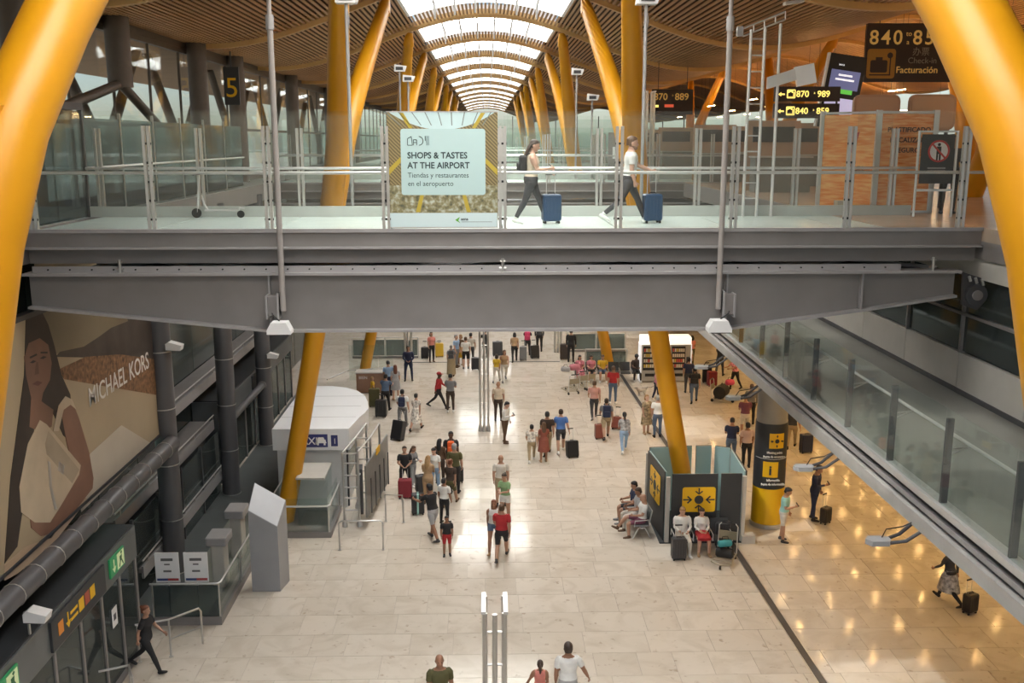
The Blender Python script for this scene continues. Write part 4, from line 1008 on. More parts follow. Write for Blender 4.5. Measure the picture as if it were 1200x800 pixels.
def case_icon(t, x, z, s, m0, m1, y=-.07):
    MB().prism(rr_poly(x, x + s, z, z + s, s * .1), 'y', y, y + .01).build('icon_plate', m0, t)
    MB().prism(rr_poly(x + s * .12, x + s * .72, z + s * .2, z + s * .62, s * .06), 'y', y - .008, y).bb(x + s * .3, x + s * .54, y - .008, y, z + s * .62, z + s * .72).bb(x + s * .1, x + s * .85, y - .008, y, z + s * .1, z + s * .14).bb(x + s * .8, x + s * .84, y - .008, y, z + s * .1, z + s * .7).cyl((x + s * .8, y - .008, z + s * .78), (x + s * .8, y, z + s * .78), s * .1, n=12).build('case_pictogram', m1, t)
case_icon(t, -1.24, .1, .85, mat('icon_amber', (.42, .22, .03), .5), SBR)
t, w_, h = hanging('dark far sign with numbers 870 to 889 beside the yellow column', 7.4, 9.25, 13.15, 14.25, 45, SBR)
text('870', .42, DIG, t, (-.85, -.07, .64), bold=.004); text('a', .16, DIG, t, (-.03, -.07, .8)); text('889', .42, DIG, t, (.1, -.07, .64), bold=.004)
MB().bb(-.35, .06, -.07, -.06, .32, .45).build('red_field', mat('sign_redlit', (.7, .12, .06), .5, emit=.4), t); MB().bb(-.85, -.62, -.07, -.06, .32, .42).build('lit_field', LIT, t)
for z0, n1, n2, lab in ((13.08, '870', '989', 'upper black direction sign reading 870 to 989'), (12.62, '840', '859', 'lower black direction sign reading 840 to 859')):
    t = thing('direction_sign', lab, 'sign', (8.95, 28, z0)); MB().bb(-.92, .92, -.06, .06, 0, .40).build('panel', SBR, t)
    text(n1, .24, LIT, t, (-.32, -.07, .12), bold=.004); text(n2, .24, LIT, t, (.27, -.07, .12), bold=.004); text('a', .1, LIT, t, (.17, -.07, .2))
    case_icon(t, -.58, .08, .24, LIT, SBR); MB().prism([(-.82, .19), (-.74, .25), (-.74, .21), (-.64, .21), (-.64, .17), (-.74, .17), (-.74, .13)], 'y', -.07, -.06).build('arrow', LIT, t)
    MB().cyl((.85, 0, -2.3 + (13.08 - z0)), (.85, 0, 0), .03, n=6).build('post', DARK, t)
t = thing('advert_screen', 'tall tilted digital advertising screen behind the direction signs', 'screen', (9.7, 28.6, 10.36)); rot = Matrix.Rotation(R(8), 3, 'Y')
def sb(x0, x1, z0, z1, y0, y1): return MB().box(rot @ Vector(((x0 + x1) / 2, 0, (z0 + z1) / 2)) + Vector((0, (y0 + y1) / 2, 0)), (x1 - x0, y1 - y0, z1 - z0), rot=rot)
sb(-.52, .52, 2.0, 4.05, -.08, .08).build('casing', BLACK, t); sb(-.58, -.53, 2.0, 4.05, -.08, .08).build('side_trim', ALU, t)
SCR = lambda n, c, e: mat(n, c, .4, emit=e, ecol=c)
sb(-.42, .42, 3.1, 3.62, -.09, -.08).build('blue_field', SCR('screen_blue', (.12, .13, .26), .6), t); sb(-.26, .28, 2.98, 3.1, -.095, -.08).build('green_button', SCR('screen_green', (.1, .45, .06), .7), t); sb(-.45, .45, 2.1, 2.85, -.09, -.08).build('lilac_field', SCR('screen_lilac', (.45, .42, .6), .7), t)
q = rot @ Vector((-.25, 0, 3.74)); text('aena', .09, SCR('screen_white', (.8, .8, .85), .8), t, (q.x, -.1, q.z), (math.pi / 2, R(8), 0))
for z0, w0 in ((3.46, .2), (3.34, .27)): sb(-w0, w0, z0, z0 + .05, -.095, -.085).build('text_line', SCR('screen_white', (.8, .8, .85), .8), t)
MB().cyl((.1, 0, 0), (.25, 0, 2.0), .06, n=8).build('stand', DARK, t)
# ladder gantry with camera box on the near bridge end
t = thing('ladder_gantry', 'tall pale ladder gantry with slanted top arm, right of bridge centre', 'frame', (6.0, 21.85, 10.35))
for x in (-.30, .0, .33): MB().cyl((x, 0, 0), (x + .0, 0, 4.05 + .2 * x), .035, n=8).build('post', RAIL, t, smooth=40)
k = .4
while k < 3.9: MB().cyl((-.30, 0, k), (0, 0, k), .018, n=6).build('rung', RAIL, t); k += .34
for dz in (0, .16): MB().cyl((-.48, 0, 3.85 + dz), (.42, 0, 4.2 + dz), .022, n=6).build('arm', RAIL, t)
for x in (-.48, -.25, -.02, .21, .42): MB().cyl((x, 0, 3.85 + (x + .48) * .39), (x, 0, 4.01 + (x + .48) * .39), .015, n=5).build('arm_rung', RAIL, t)
MB().box((.58, 0, 4.55), (.4, .2, .06), rot=Matrix.Rotation(R(-8), 3, 'Y')).build('lamp_head', RAIL, t); MB().box((-.55, 0, 3.95), (.12, .14, .2)).build('speaker', GIRD_L, t)
MB().prism([(.1, 2.75), (.75, 2.95), (.75, 3.2), (.1, 3.0)], 'y', -.05, .05).build('bracket', RAIL, t); MB().box((.92, 0, 3.05), (.42, .12, .42), rot=Matrix.Rotation(R(-12), 3, 'Y')).build('monitor_box', WHITE, t)
# twin post frame with notice, farther right
ladder_tower('pale ladder tower beside the far dark number sign', 6.75, 41.2, 3.6, 10.36, .14, .2)
t = thing('notice_stand', 'framed notice on glass wall behind the man with white shirt', 'notice', (5.55, 42.7, 10.35))
MB().bb(-.34, .34, -.02, .02, 0, 2.0).build('board', GIRD, t); MB().bb(-.15, .15, -.03, -.02, .9, 1.4).build('paper', WHITE, t); MB().bb(-.02, .02, -.035, -.03, 1.1, 1.15).build('mark', BLACK, t)
# red airline sign and lit shop behind
t = thing('airline_sign', 'dark red airline sign band behind the warning stand', 'sign', (11.6, 27.5, 12.25)); MB().bb(-1.2, 1.2, -.05, .05, 0, .5).build('band', mat('maroon', (.22, .03, .045), .5), t); text('IBERIA', .25, mat('pale_pink', (.6, .35, .35), .5), t, (-.35, -.06, .13)); MB().bb(-1.2, 1.2, -.3, .05, .52, .58).build('light_strip', mat('strip_light', (1, .9, .75), .5, emit=3), t)
for x in (-1.15, 1.15): MB().cyl((x, 0, -1.89), (x, 0, 0), .04, n=6).build('post', DARK, t)
# check-in desks in the back
DESK = mat('desk_grey', (.22, .22, .2), .5, 0, .08)
for k in range(7):
    x, y = 9.6 + 2.2 * (k % 2), 32 + 4.6 * (k // 2 + (k % 2) * .5) + 2 * k
    t = thing('checkin_desk', f'grey check-in desk with back panel, number {["one","two","three","four","five","six","seven"][k]} from the near end of the upper floor', 'desk', (x, y, zf), 0, 'check-in desks on the upper floor')
    MB().bb(-.9, .9, 0, .7, 0, 1.1).build('counter', DESK, t); MB().bb(-.95, .95, -.06, .75, 1.1, 1.15).build('worktop', OFFW, t); MB().bb(-.9, .9, 1.3, 1.36, 0, 2.3).build('back_panel', TAN, t); MB().bb(-.7, .7, 1.24, 1.3, 1.6, 2.1).build('screen', CHAR, t)
# hanging strip lamps of the check-in hall
WL = mat('warm_strip_lamp', (1, .7, .35), .5, emit=130.0, ecol=(1.0, .58, .22))
for i in range(5):
    for j in range(8):
        x, y = 13.0 + 3.4 * i, 22 + 9 * j
        t = thing('pendant_strip', f'slim warm strip lamp over the check-in hall, {["first","second","third","fourth","fifth"][i]} row from the left, {["nearest","second","third","fourth","fifth","sixth","seventh","farthest"][j]}', 'lamp', (x, y, 13.9), 0, 'strip lamps hanging over the check-in hall')
        MB().bb(-.04, .04, -.8, .8, 0.02, .06).build('tray', GIRD_L, t); MB().bb(-.035, .035, -.78, .78, .061, .085).build('tube', WL, t)
        for y2 in (-.6, .6): MB().cyl((0, y2, .06), (0, y2, zr(x) - 13.9), .006, n=4).build('wire', DARK, t)

# ================================================================== LOWER RIGHT
# information booth round the yellow column
t = thing('info_booth', 'dark panelled meeting point booth with teal inside and yellow signs', 'booth', (6.5, 27.9, 0))
TEAL = mat('teal_inner', (.34, .50, .51), .5, 0, .05, 1)
def wall_seg(a, b_, h, nm, mo, mi_):
    a, b_ = Vector(a + (0,)), Vector(b_ + (0,)); d = b_ - a; c = (a + b_) / 2; n = Vector((d.y, -d.x, 0)).normalized()
    MB().box((c.x + n.x * .02, c.y + n.y * .02, h / 2 + .02), (d.length - .04, .04, h), rz=math.atan2(d.y, d.x)).build(nm, mo, t); MB().box((c.x - n.x * .025, c.y - n.y * .025, h / 2 + .02), (d.length - .06, .04, h - .02), rz=math.atan2(d.y, d.x)).build('inner_lining', mi_, t)
wall_seg((-1.0, 0), (.42, 0), 2.2, 'front_panel', CHAR, TEAL); wall_seg((.48, .02), (1.15, .02), 2.2, 'front_panel', CHAR, TEAL)
wall_seg((-1.3, 2.3), (-1.14, .16), 2.2, 'side_panel', CHAR, TEAL); wall_seg((1.3, .2), (1.42, 2.4), 2.2, 'side_panel', CHAR, TEAL)
for a, b_ in (((.2, 2.75), (-1.25, 2.6)), ((.85, 2.75), (.3, 2.75)), ((1.42, 2.5), (.92, 2.75))): wall_seg(a, b_, 2.2, 'rear_panel', CHAR, TEAL)
for (x, y) in ((-1.08, .06), (1.24, .1), (-1.32, 2.4), (1.45, 2.5)): MB().bb(x - .06, x + .06, y - .05, y + .05, 0, 2.1).build('corner_post', OFFW, t)
MB().bb(-1.3, 1.45, .0, 2.7, 0, .03).build('floor_plate', CHAR, t); MB().bb(1.2, 1.6, -.1, .3, 0, .25).build('step_block', OFFW, t)
def meet_icon(par, w_, nm='sign_plate'):
    pl = MB().prism(rr_poly(-w_, w_, -w_ * .78, w_ * .78, w_ * .14), 'y', -.012, 0).build(nm, SIGNY, par)
    g = MB().cyl((0, -.02, 0), (0, -.012, 0), w_ * .27, n=20)
    for a in (0, 90, 180, 270):
        c, s_ = math.cos(R(a)), math.sin(R(a))
        def rp(p, k=1.0): return (p[0] * c - p[1] * s_, (p[0] * s_ + p[1] * c))
        q = 1.0 if a in (0, 180) else .78
        for poly in ([(w_ * .42 * q, -.03 * w_), (w_ * .95 * q, -.045 * w_), (w_ * .95 * q, .045 * w_), (w_ * .42 * q, .03 * w_)], [(w_ * .4 * q, 0), (w_ * .66 * q, .25 * w_), (w_ * .72 * q, .18 * w_), (w_ * .52 * q, 0), (w_ * .72 * q, -.18 * w_), (w_ * .66 * q, -.25 * w_)]):
            g.prism([rp(p) for p in poly], 'y', -.02, -.012)
    g.build('arrows_mark', CHAR, pl)
    return pl
pl = meet_icon(t, .5); pl.location = (-.16, -.042, 1.42)
pl = meet_icon(t, .62); pl.location = (-1.27, 1.2, 1.45); pl.rotation_euler = (0, 0, math.atan2(-2.14, .16))
# information pillar
t = thing('info_pillar', 'round pillar wrapped in black and yellow information signs', 'pillar', (8.9, 29.4, 0))
MB().cyl((0, 0, 3.4), (0, 0, 6.24), .47, n=28).build('upper_shaft', mat('pillar_grey', (.30, .29, .27), .5, 0, .05), t, smooth=40)
MB().cyl((0, 0, .14), (0, 0, 1.32), .5, n=32).build('yellow_wrap', SIGNY, t, smooth=40); MB().cyl((0, 0, 1.32), (0, 0, 3.42), .5, n=32).build('black_wrap', CHAR, t, smooth=40); MB().cyl((0, 0, 0), (0, 0, .14), .53, n=32).build('base_ring', STEEL, t, smooth=40)
def curved_plate(par, a0, a1, z0, z1, r, mt, nm):
    m_ = MB(); n = 8; V = []; Fc = []
    for k in range(n + 1):
        a = R(a0 + (a1 - a0) * k / n); 
        for rr_ in (r, r + .006):
            for z in (z0, z1): V.append((rr_ * math.sin(a), -rr_ * math.cos(a), z))
    for k in range(n):
        o_ = 4 * k; Fc += [(o_ + 2, o_ + 6, o_ + 7, o_ + 3), (o_, o_ + 1, o_ + 5, o_ + 4), (o_ + 1, o_ + 3, o_ + 7, o_ + 5), (o_, o_ + 4, o_ + 6, o_ + 2)]
    Fc += [(0, 2, 3, 1), (4 * n, 4 * n + 1, 4 * n + 3, 4 * n + 2)]
    return m_._add(V, Fc).build(nm, mt, par)
p = curved_plate(t, -22, 32, 2.66, 3.14, .501, SIGNY, 'meeting_icon')
g = MB().cyl((0, -.518, 2.9), (0, -.508, 2.9), .07, n=14)
for x, z, dx, dz in ((.17, 0, -1, 0), (-.17, 0, 1, 0), (0, .17, 0, -1), (0, -.17, 0, 1)): g.cyl((x + dx * -.03, -.512, 2.9 + z - dz * .03), (x + dx * .05, -.512, 2.9 + z + dz * .05), .014, n=5).cyl((x + dx * .0, -.512, 2.9 + z), (x + dx * .06, -.512, 2.9 + z + dz * .06), .035, .004, n=6)
g.build('arrows_mark', CHAR, t, (0, 0, 0), R(5))
p = curved_plate(t, -40, 14, 1.72, 2.22, .501, SIGNY, 'info_icon')
text('i', .42, CHAR, t, (-.17, -.505, 1.82), (math.pi / 2, 0, R(-13)), bold=.012, extrude=.012)
p = curved_plate(t, 62, 85, 1.95, 2.15, .501, SIGNY, 'side_icon'); curved_plate(t, -75, 75, 2.3, 2.315, .501, WHITE, 'white_rule')
for k, (body, z, s) in enumerate((('Meeting point', 2.50, .1), ('Punto de encuentro', 2.37, .1), ('Información', 1.60, .1), ('Punto de información', 1.47, .1))):
    text(body, s, WHITE, t, (-.02, -.505, z), (math.pi / 2, 0, R(0)), align='CENTER', sx=.85, extrude=.03)
# hinged flood arms under the gallery edge
HEADM = mat('flood_head_grey', (.42, .43, .44), .45, .2, .04)
for i, (px, py) in enumerate(((821, 430), (858, 466), (940, 548), (1027, 634))):
    q = at_x(px, py, 5.85); lab = ['farthest', 'third', 'second', 'nearest'][i]
    t = thing('hexagonal_floodlight', f'{lab} hexagonal grey flood lamp on arms below the gallery edge', 'lamp', (q.x, q.y, q.z), 0, 'hexagonal flood lamps under the gallery edge')
    MB().prism([(-.17, 0), (-.1, -.11), (.16, -.11), (.21, -.03), (.21, .08), (.13, .12), (-.09, .12)], 'z', -.04, .04).build('head', HEADM, t)
    for y0 in (-.1, .12): MB().tube([(.18, y0 * .7, 0), (.4, y0 * 1.2, .05), (.72, y0 * 1.6, .3)], .028, 8).build('arm', DARK, t, smooth=40)
    MB().tube([(.1, .05, .04), (.2, .15, .13), (.45, .15, .17), (.7, .1, .32)], .01, 5).build('cable', BLACK, t)
# vending machines
def vending(x, label, w_=1.05):
    t = thing('vending_machine', label, 'machine', (x, 48.2, 0), 0, 'vending machines'); h = 1.95
    MB().bb(-w_ / 2, w_ / 2, .02, .85, .05, h).build('cabinet', mat('machine_grey', (.45, .45, .44), .4, .2), t); MB().bb(-w_ / 2 + .08, w_ / 2 - .28, 0, .03, .62, h - .1).build('window', BLACK, t); MB().bb(-w_ / 2, w_ / 2, -.02, .85, h, h + .36).build('lit_header', mat('header_light', (1, .97, .88), .5, emit=.8, ecol=(1, .95, .82)), t)
    rg = random.Random(int(x * 10))
    for s in range(4):
        MB().bb(-w_ / 2 + .1, w_ / 2 - .3, -.01, .0, .75 + .27 * s, .765 + .27 * s).build('shelf', GIRD_L, t)
        for c in range(6):
            mt_ = mat('snack_' + str(rg.randrange(5)), [(.6, .1, .08), (.7, .65, .55), (.15, .3, .5), (.65, .5, .1), (.5, .5, .5)][rg.randrange(5)], .4)
            MB().bb(-w_ / 2 + .12 + .105 * c, -w_ / 2 + .2 + .105 * c, -.012, .0, .77 + .27 * s, .93 + .27 * s).build('snack', mt_, t)
    MB().bb(-w_ / 2 + .2, w_ / 2 - .38, -.01, .02, .3, .45).build('hatch', BLACK, t); MB().bb(w_ / 2 - .22, w_ / 2 - .06, -.01, .02, .9, 1.3).build('keypad', CHAR, t)
    for sx in (-1, 1): MB().bb(sx * (w_ / 2 + .02) - .02, sx * (w_ / 2 + .02) + .02, 0, .85, .0, h).build('side_light', mat('side_light', (.8, .8, .8), .5, emit=.5), t)
vending(8.3, 'left lit vending machine with snack shelves'); vending(9.75, 'right lit vending machine half hidden by the yellow column')
# ================================================================== PEOPLE
class Skel: pass
def build_body(pose, sex='m', voxel=0.0115):
    f = sex == 'f'
    mb = MB(); bones = []      # bones: (a, b, radius, region)
    lean = R(pose.get('lean', 0)); U = Vector((0, -math.sin(lean), math.cos(lean))); Fd = Vector((0, -math.cos(lean), -math.sin(lean)))
    P = Vector((0, 0, 0))
    TR = [(-.10, .09, .085, 0), (-.04, .16, .118, .005), (.04, .168, .125, .008), (.12, .152, .112, 0), (.20, .142, .102, -.004), (.29, .155, .106, -.004), (.38, .176, .114, -.002), (.45, .182, .108, .0), (.50, .165, .088, .004), (.545, .10, .072, .006), (.575, .062, .062, .002), (.66, .056, .058, -.008)]
    if f: TR = [(-.10, .09, .09, 0), (-.04, .168, .125, .008), (.03, .172, .13, .01), (.11, .146, .108, 0), (.19, .122, .092, -.004), (.27, .132, .098, -.006), (.36, .15, .122, -.014), (.44, .158, .100, -.002), (.49, .148, .08, .004), (.535, .085, .062, .006), (.565, .052, .052, .002), (.66, .047, .049, -.008)]
    mb.tube([P + U * h - Fd * o_ for h, rx, ry, o_ in TR], [r[1] for r in TR], 18, ry=[r[2] for r in TR], up=(1, 0, 0))
    bones.append((P - U * .1, P + U * .54, .13, 'torso'))
    # head
    nk = P + U * .595
    hm = Matrix.Translation(nk) @ Matrix.Rotation(lean * .5, 4, 'X') @ Matrix.Rotation(R(pose.get('heady', 0)), 4, 'Z') @ Matrix.Rotation(R(pose.get('headp', 0)), 4, 'X')
    k_ = .95 if f else 1.0
    HR = [(.0, .040, .045, -.022), (.022, .050, .066, -.026), (.055, .062, .083, -.016), (.09, .070, .092, -.006), (.125, .0745, .096, .0), (.16, .076, .098, .004), (.19, .070, .090, .006), (.217, .054, .070, .007), (.236, .022, .03, .008)]
    h2 = MB(); h2.rings([(0, y, z, rx * k_, ry * k_) for z, rx, ry, y in HR], 16)
    h2.tube([(0, -.082, .135), (0, -.1, .108), (0, -.108, .088), (0, -.088, .078)], [.009, .012, .016, .011], 8)
    for s in (-1, 1): h2.ell((s * .077 * k_, .012, .108), (.012, .022, .034), 8, 5)
    h2.ell((0, -.072, .022), (.026, .02, .018), 8, 5); h2.ell((0, -.084, .05), (.024, .012, .008), 8, 4)
    o_ = len(mb.v); mb.v += [tuple(hm @ Vector(p)) for p in h2.v]; mb.f += [tuple(i + o_ for i in q) for q in h2.f]; mb.mi += h2.mi
    bones.append((nk - U * .03, hm @ Vector((0, 0, .2)), .09, 'head'))
    # arms
    sw = .150 if f else .175; ak = .86 if f else 1.0; hands = []
    for s, (a, ab, el, inn) in zip((-1, 1), pose['arms']):
        a, ab, el, inn = R(a), R(ab), R(el), R(inn)
        S = P + U * (.475 if f else .485) + Vector((s * sw, 0, 0)); ll = .95 if f else 1.0
        d1 = Vector((s * math.sin(ab), -math.sin(a + lean * .4) * math.cos(ab), -math.cos(a + lean * .4) * math.cos(ab)))
        b = a + lean * .4 + el
        d2 = Vector((0, -math.sin(b), -math.cos(b))); d2 = (d2 * math.cos(inn) + Vector((-s, 0, 0)) * math.sin(inn) + Vector((s * math.sin(ab) * (1 if el < .5 else .3), 0, 0))).normalized()
        E_ = S + d1 * .285 * ll; Wr = E_ + d2 * .245 * ll
        mb.tube([S - d1 * .02 + Vector((-s * .03, 0, 0)), S + d1 * .04, S + d1 * .15, E_, E_ + d2 * .07, E_ + d2 * .16, Wr], [.056 * ak, .060 * ak, .051 * ak, .043 * ak, .044 * ak, .036 * ak, .027 * ak], 12)
        bones.append((S, E_, .055, 'uarm')); bones.append((E_, Wr, .04, 'farm'))
        w = Vector((0, -1, 0)) - d2 * Vector((0, -1, 0)).dot(d2)
        if w.length < .55: w = Vector((0, 0, 1)) - d2 * d2.z
        w.normalize(); n = d2.cross(w).normalized()
        if n.x * s > 0: n = -n            # palm normal turned to the body
        Kn = Wr + d2 * .085
        mb.tube([Wr - d2 * .01, Wr + d2 * .03, Kn, Kn + d2 * .012], [.024, .036, .040, .034], 10, ry=[.018, .017, .015, .011], up=w)
        cu = R(pose.get('curl', 28))
        for q, (off, L_) in enumerate(((.031, .072), (.011, .082), (-.010, .077), (-.030, .060))):
            b0 = Kn + w * off; dA = (d2 * math.cos(cu) + n * math.sin(cu)); dB = (d2 * math.cos(cu * 2.2) + n * math.sin(cu * 2.2))
            mb.tube([b0 - d2 * .02, b0 + dA * L_ * .5, b0 + dA * L_ * .5 + dB * L_ * .5], [.0095, .009, .0075], 6)
        T0 = Wr + d2 * .03 + w * .028; T1 = T0 + (d2 * .6 + w * .7 + n * .25).normalized() * .04
        mb.tube([T0 - w * .012, T1, T1 + (d2 * .9 + w * .2 + n * .4).normalized() * .035], [.013, .011, .009], 6)
        bones.append((Wr + d2 * .02, Kn + d2 * .07, .03, 'hand')); hands.append(Kn + n * .02)
    # legs
    lows = []
    hw = .092 if not f else .088
    for s, (h, k) in zip((-1, 1), pose['legs']):
        h, k = R(h), R(k); spl = R(pose.get('spread', 2))
        d1 = Vector((s * math.sin(spl), -math.sin(h), -math.cos(h))).normalized(); b = h - k
        d2 = Vector((s * math.sin(spl) * .3, -math.sin(b), -math.cos(b))).normalized()
        H = P + Vector((s * hw, 0, -.01)); K = H + d1 * .43; A = K + d2 * .42
        mb.tube([H + Vector((-s * .02, 0, .05)), H + d1 * .06, H + d1 * .2, K - d1 * .04, K + d2 * .03, K + d2 * .12, K + d2 * .27, A], [.07, .088, .077, .058, .054, .056, .045, .037], 12)
        bones.append((H, K, .075, 'thigh')); bones.append((K, A, .05, 'shin'))
        fb = -b * .7; fd = Vector((s * .12, -math.cos(fb), -math.sin(fb))).normalized(); fu = Vector((0, -math.sin(fb), math.cos(fb)))
        base = A - fu * .045
        mb.tube([base - fd * .055, base - fd * .03, base + fd * .05, base + fd * .13, base + fd * .175], [.030, .038, .042, .045, .03], 10, ry=[.03, .042, .038, .026, .02], up=(1, 0, 0))
        bones.append((base - fd * .04, base + fd * .17, .04, 'foot'))
        lows += [(base - fd * .03 - fu * .04).z, (base + fd * .15 - fu * .028).z]
    me = mb.mesh('body_cage', []) if False else None
    raw = bpy.data.meshes.new('body_cage'); raw.from_pydata(mb.v, [], mb.f)
    bm = bmesh.new(); bm.from_mesh(raw); bmesh.ops.recalc_face_normals(bm, faces=bm.faces); bm.to_mesh(raw); bm.free()
    tmp = bpy.data.objects.new('body_tmp', raw); COL.objects.link(tmp)
    rm = tmp.modifiers.new('r', 'REMESH'); rm.mode = 'VOXEL'; rm.voxel_size = voxel
    sm = tmp.modifiers.new('s', 'SMOOTH'); sm.factor = .5; sm.iterations = 2
    dg = bpy.context.evaluated_depsgraph_get(); dg.update()
    me = bpy.data.meshes.new_from_object(tmp.evaluated_get(dg)); me.name = 'person_body'
    bpy.data.objects.remove(tmp); bpy.data.meshes.remove(raw)
    drop = min(lows) if not pose.get('sit') else None
    dz = -drop if drop is not None else .53
    # regions by nearest bone
    n = len(me.polygons); ce = np.empty(n * 3); me.polygons.foreach_get('center', ce); ce = ce.reshape(-1, 3)
    D = np.empty((len(bones), n)); Tt = np.empty((len(bones), n))
    for i, (a, b, r, nm) in enumerate(bones):
        a = np.array(a); b = np.array(b); v = b - a; t = np.clip(((ce - a) @ v) / (v @ v), 0, 1); D[i] = np.linalg.norm(ce - (a + t[:, None] * v), axis=1) - r; Tt[i] = t
    w = D.argmin(0); tt = Tt[w, np.arange(n)]
    sl = np.zeros(n, dtype=np.int32)
    for i, (a, b, r, nm) in enumerate(bones):
        m = w == i
        if nm == 'torso': sl[m] = np.where(tt[m] < .26, 4, np.where(tt[m] > .985, 0, 1))
        elif nm == 'uarm': sl[m] = np.where(tt[m] < .68, 2, 3)
        elif nm == 'farm': sl[m] = np.where(tt[m] < .93, 3, 0)
        elif nm == 'thigh': sl[m] = np.where(tt[m] < .45, 4, np.where(tt[m] < .86, 5, 6))
        elif nm == 'shin': sl[m] = np.where(tt[m] < .92, 6, 7)
        elif nm == 'foot': sl[m] = 7
    me.materials.clear()
    for i in range(8): me.materials.append(None)
    me.polygons.foreach_set('material_index', sl); me.shade_smooth()
    # garments stand slightly off the body
    nv = len(me.vertices); co = np.empty(nv * 3); me.vertices.foreach_get('co', co); co = co.reshape(-1, 3); no = np.empty(nv * 3); me.vertex_normals.foreach_get('vector', no); no = no.reshape(-1, 3)
    keep = np.full(nv, 9); lv = np.empty(len(me.loops), dtype=np.int32); me.loops.foreach_get('vertex_index', lv)
    tot = np.empty(n, dtype=np.int32); me.polygons.foreach_get('loop_total', tot); ls = np.repeat(sl, tot)
    amt = np.array([0, .012, .012, .0, .010, .004, .004, .004]); push = np.full(nv, 1.0); np.minimum.at(push, lv, amt[ls]); co += no * push[:, None]
    co[:, 2] += dz; me.vertices.foreach_set('co', co.ravel()); me.update()
    S_ = Skel(); S_.me = me; S_.head = Matrix.Translation((0, 0, dz)) @ hm; S_.dz = dz; S_.hands = [h + Vector((0, 0, dz)) for h in hands]; S_.hs = k_
    S_.hip = dz; S_.U = U
    return S_
POSES = {
 'stand': dict(arms=((4, 8, 14, 8), (-2, 8, 16, 8)), legs=((3, 3), (-3, 0))),
 'phone': dict(arms=((12, 6, 95, 30), (0, 9, 12, 5)), legs=((2, 0), (-4, 4)), headp=22, lean=3),
 'hold': dict(arms=((18, 5, 78, 38), (18, 5, 74, 40)), legs=((3, 0), (-2, 2)), headp=16, lean=3),
 'walk': dict(arms=((-22, 7, 14, 5), (22, 6, 28, 8)), legs=((26, 6), (-20, 28)), lean=4),
 'pull': dict(arms=((-28, 12, 6, 0), (14, 7, 30, 10)), legs=((22, 5), (-18, 22)), lean=6),
 'clasp': dict(arms=((8, 10, 48, 42), (8, 10, 48, 42)), legs=((1, 0), (-1, 0)), spread=7),
 'push': dict(arms=((42, 8, 42, 8), (42, 8, 42, 8)), legs=((16, 6), (-14, 14)), lean=12),
 'lead': dict(arms=((8, 24, 10, 0), (-3, 8, 14, 6)), legs=((8, 4), (-8, 8))),
 'lead2': dict(arms=((-3, 8, 14, 6), (8, 24, 10, 0)), legs=((-8, 8), (8, 4))),
 'sit': dict(arms=((22, 8, 62, 22), (22, 8, 58, 26)), legs=((84, 86), (82, 80)), sit=True, headp=20, lean=-3, spread=6),
 'sitcross': dict(arms=((30, 8, 70, 26), (22, 8, 60, 26)), legs=((98, 62), (82, 86)), sit=True, headp=24, lean=-6, spread=4),
}
BODY = {}
def body(pose, sex, voxel=0.0115):
    k = (pose, sex)
    if k not in BODY: BODY[k] = build_body(POSES[pose], sex, voxel)
    return BODY[k]
SKINS = {'l': (.56, .34, .25), 'm': (.42, .235, .155), 't': (.30, .15, .09), 'd': (.11, .055, .035)}
PAL = dict(white=(.72, .72, .70), offwhite=(.60, .56, .50), black=(.018, .018, .02), charcoal=(.05, .05, .055), grey=(.20, .20, .205), lgrey=(.38, .38, .39), navy=(.02, .03, .075), blue=(.07, .17, .45), lblue=(.28, .42, .62), denim=(.10, .15, .24), red=(.42, .025, .03), dred=(.22, .02, .03), rust=(.25, .075, .05), coral=(.62, .22, .18), pink=(.60, .22, .28), hot=(.6, .06, .15), yellow=(.65, .42, .03), mustard=(.5, .3, .03), olive=(.085, .08, .03), khaki=(.36, .28, .17), tan=(.42, .28, .16), brown=(.10, .055, .03), dbrown=(.045, .028, .02), green=(.25, .40, .20), mint=(.30, .55, .50), purple=(.18, .06, .10), cream=(.62, .52, .40), sage=(.28, .33, .22), orange=(.75, .12, .02), blond=(.32, .19, .08), auburn=(.16, .05, .022), greyhair=(.3, .29, .28), teal=(.05, .3, .33), bcase=(.02, .055, .12))
def cloth(c): return mat('cloth_' + c, PAL[c], .8, 0, .10, 9, .12, 60)
def floral(c1, name):
    if name in MATS: return MATS[name]
    m = mat(name, PAL[c1], .8, 0, .75, 11)
    return m
def skin(s): return mat('skin_' + s, SKINS[s], .5, 0, .04, 8)
_hair = {}
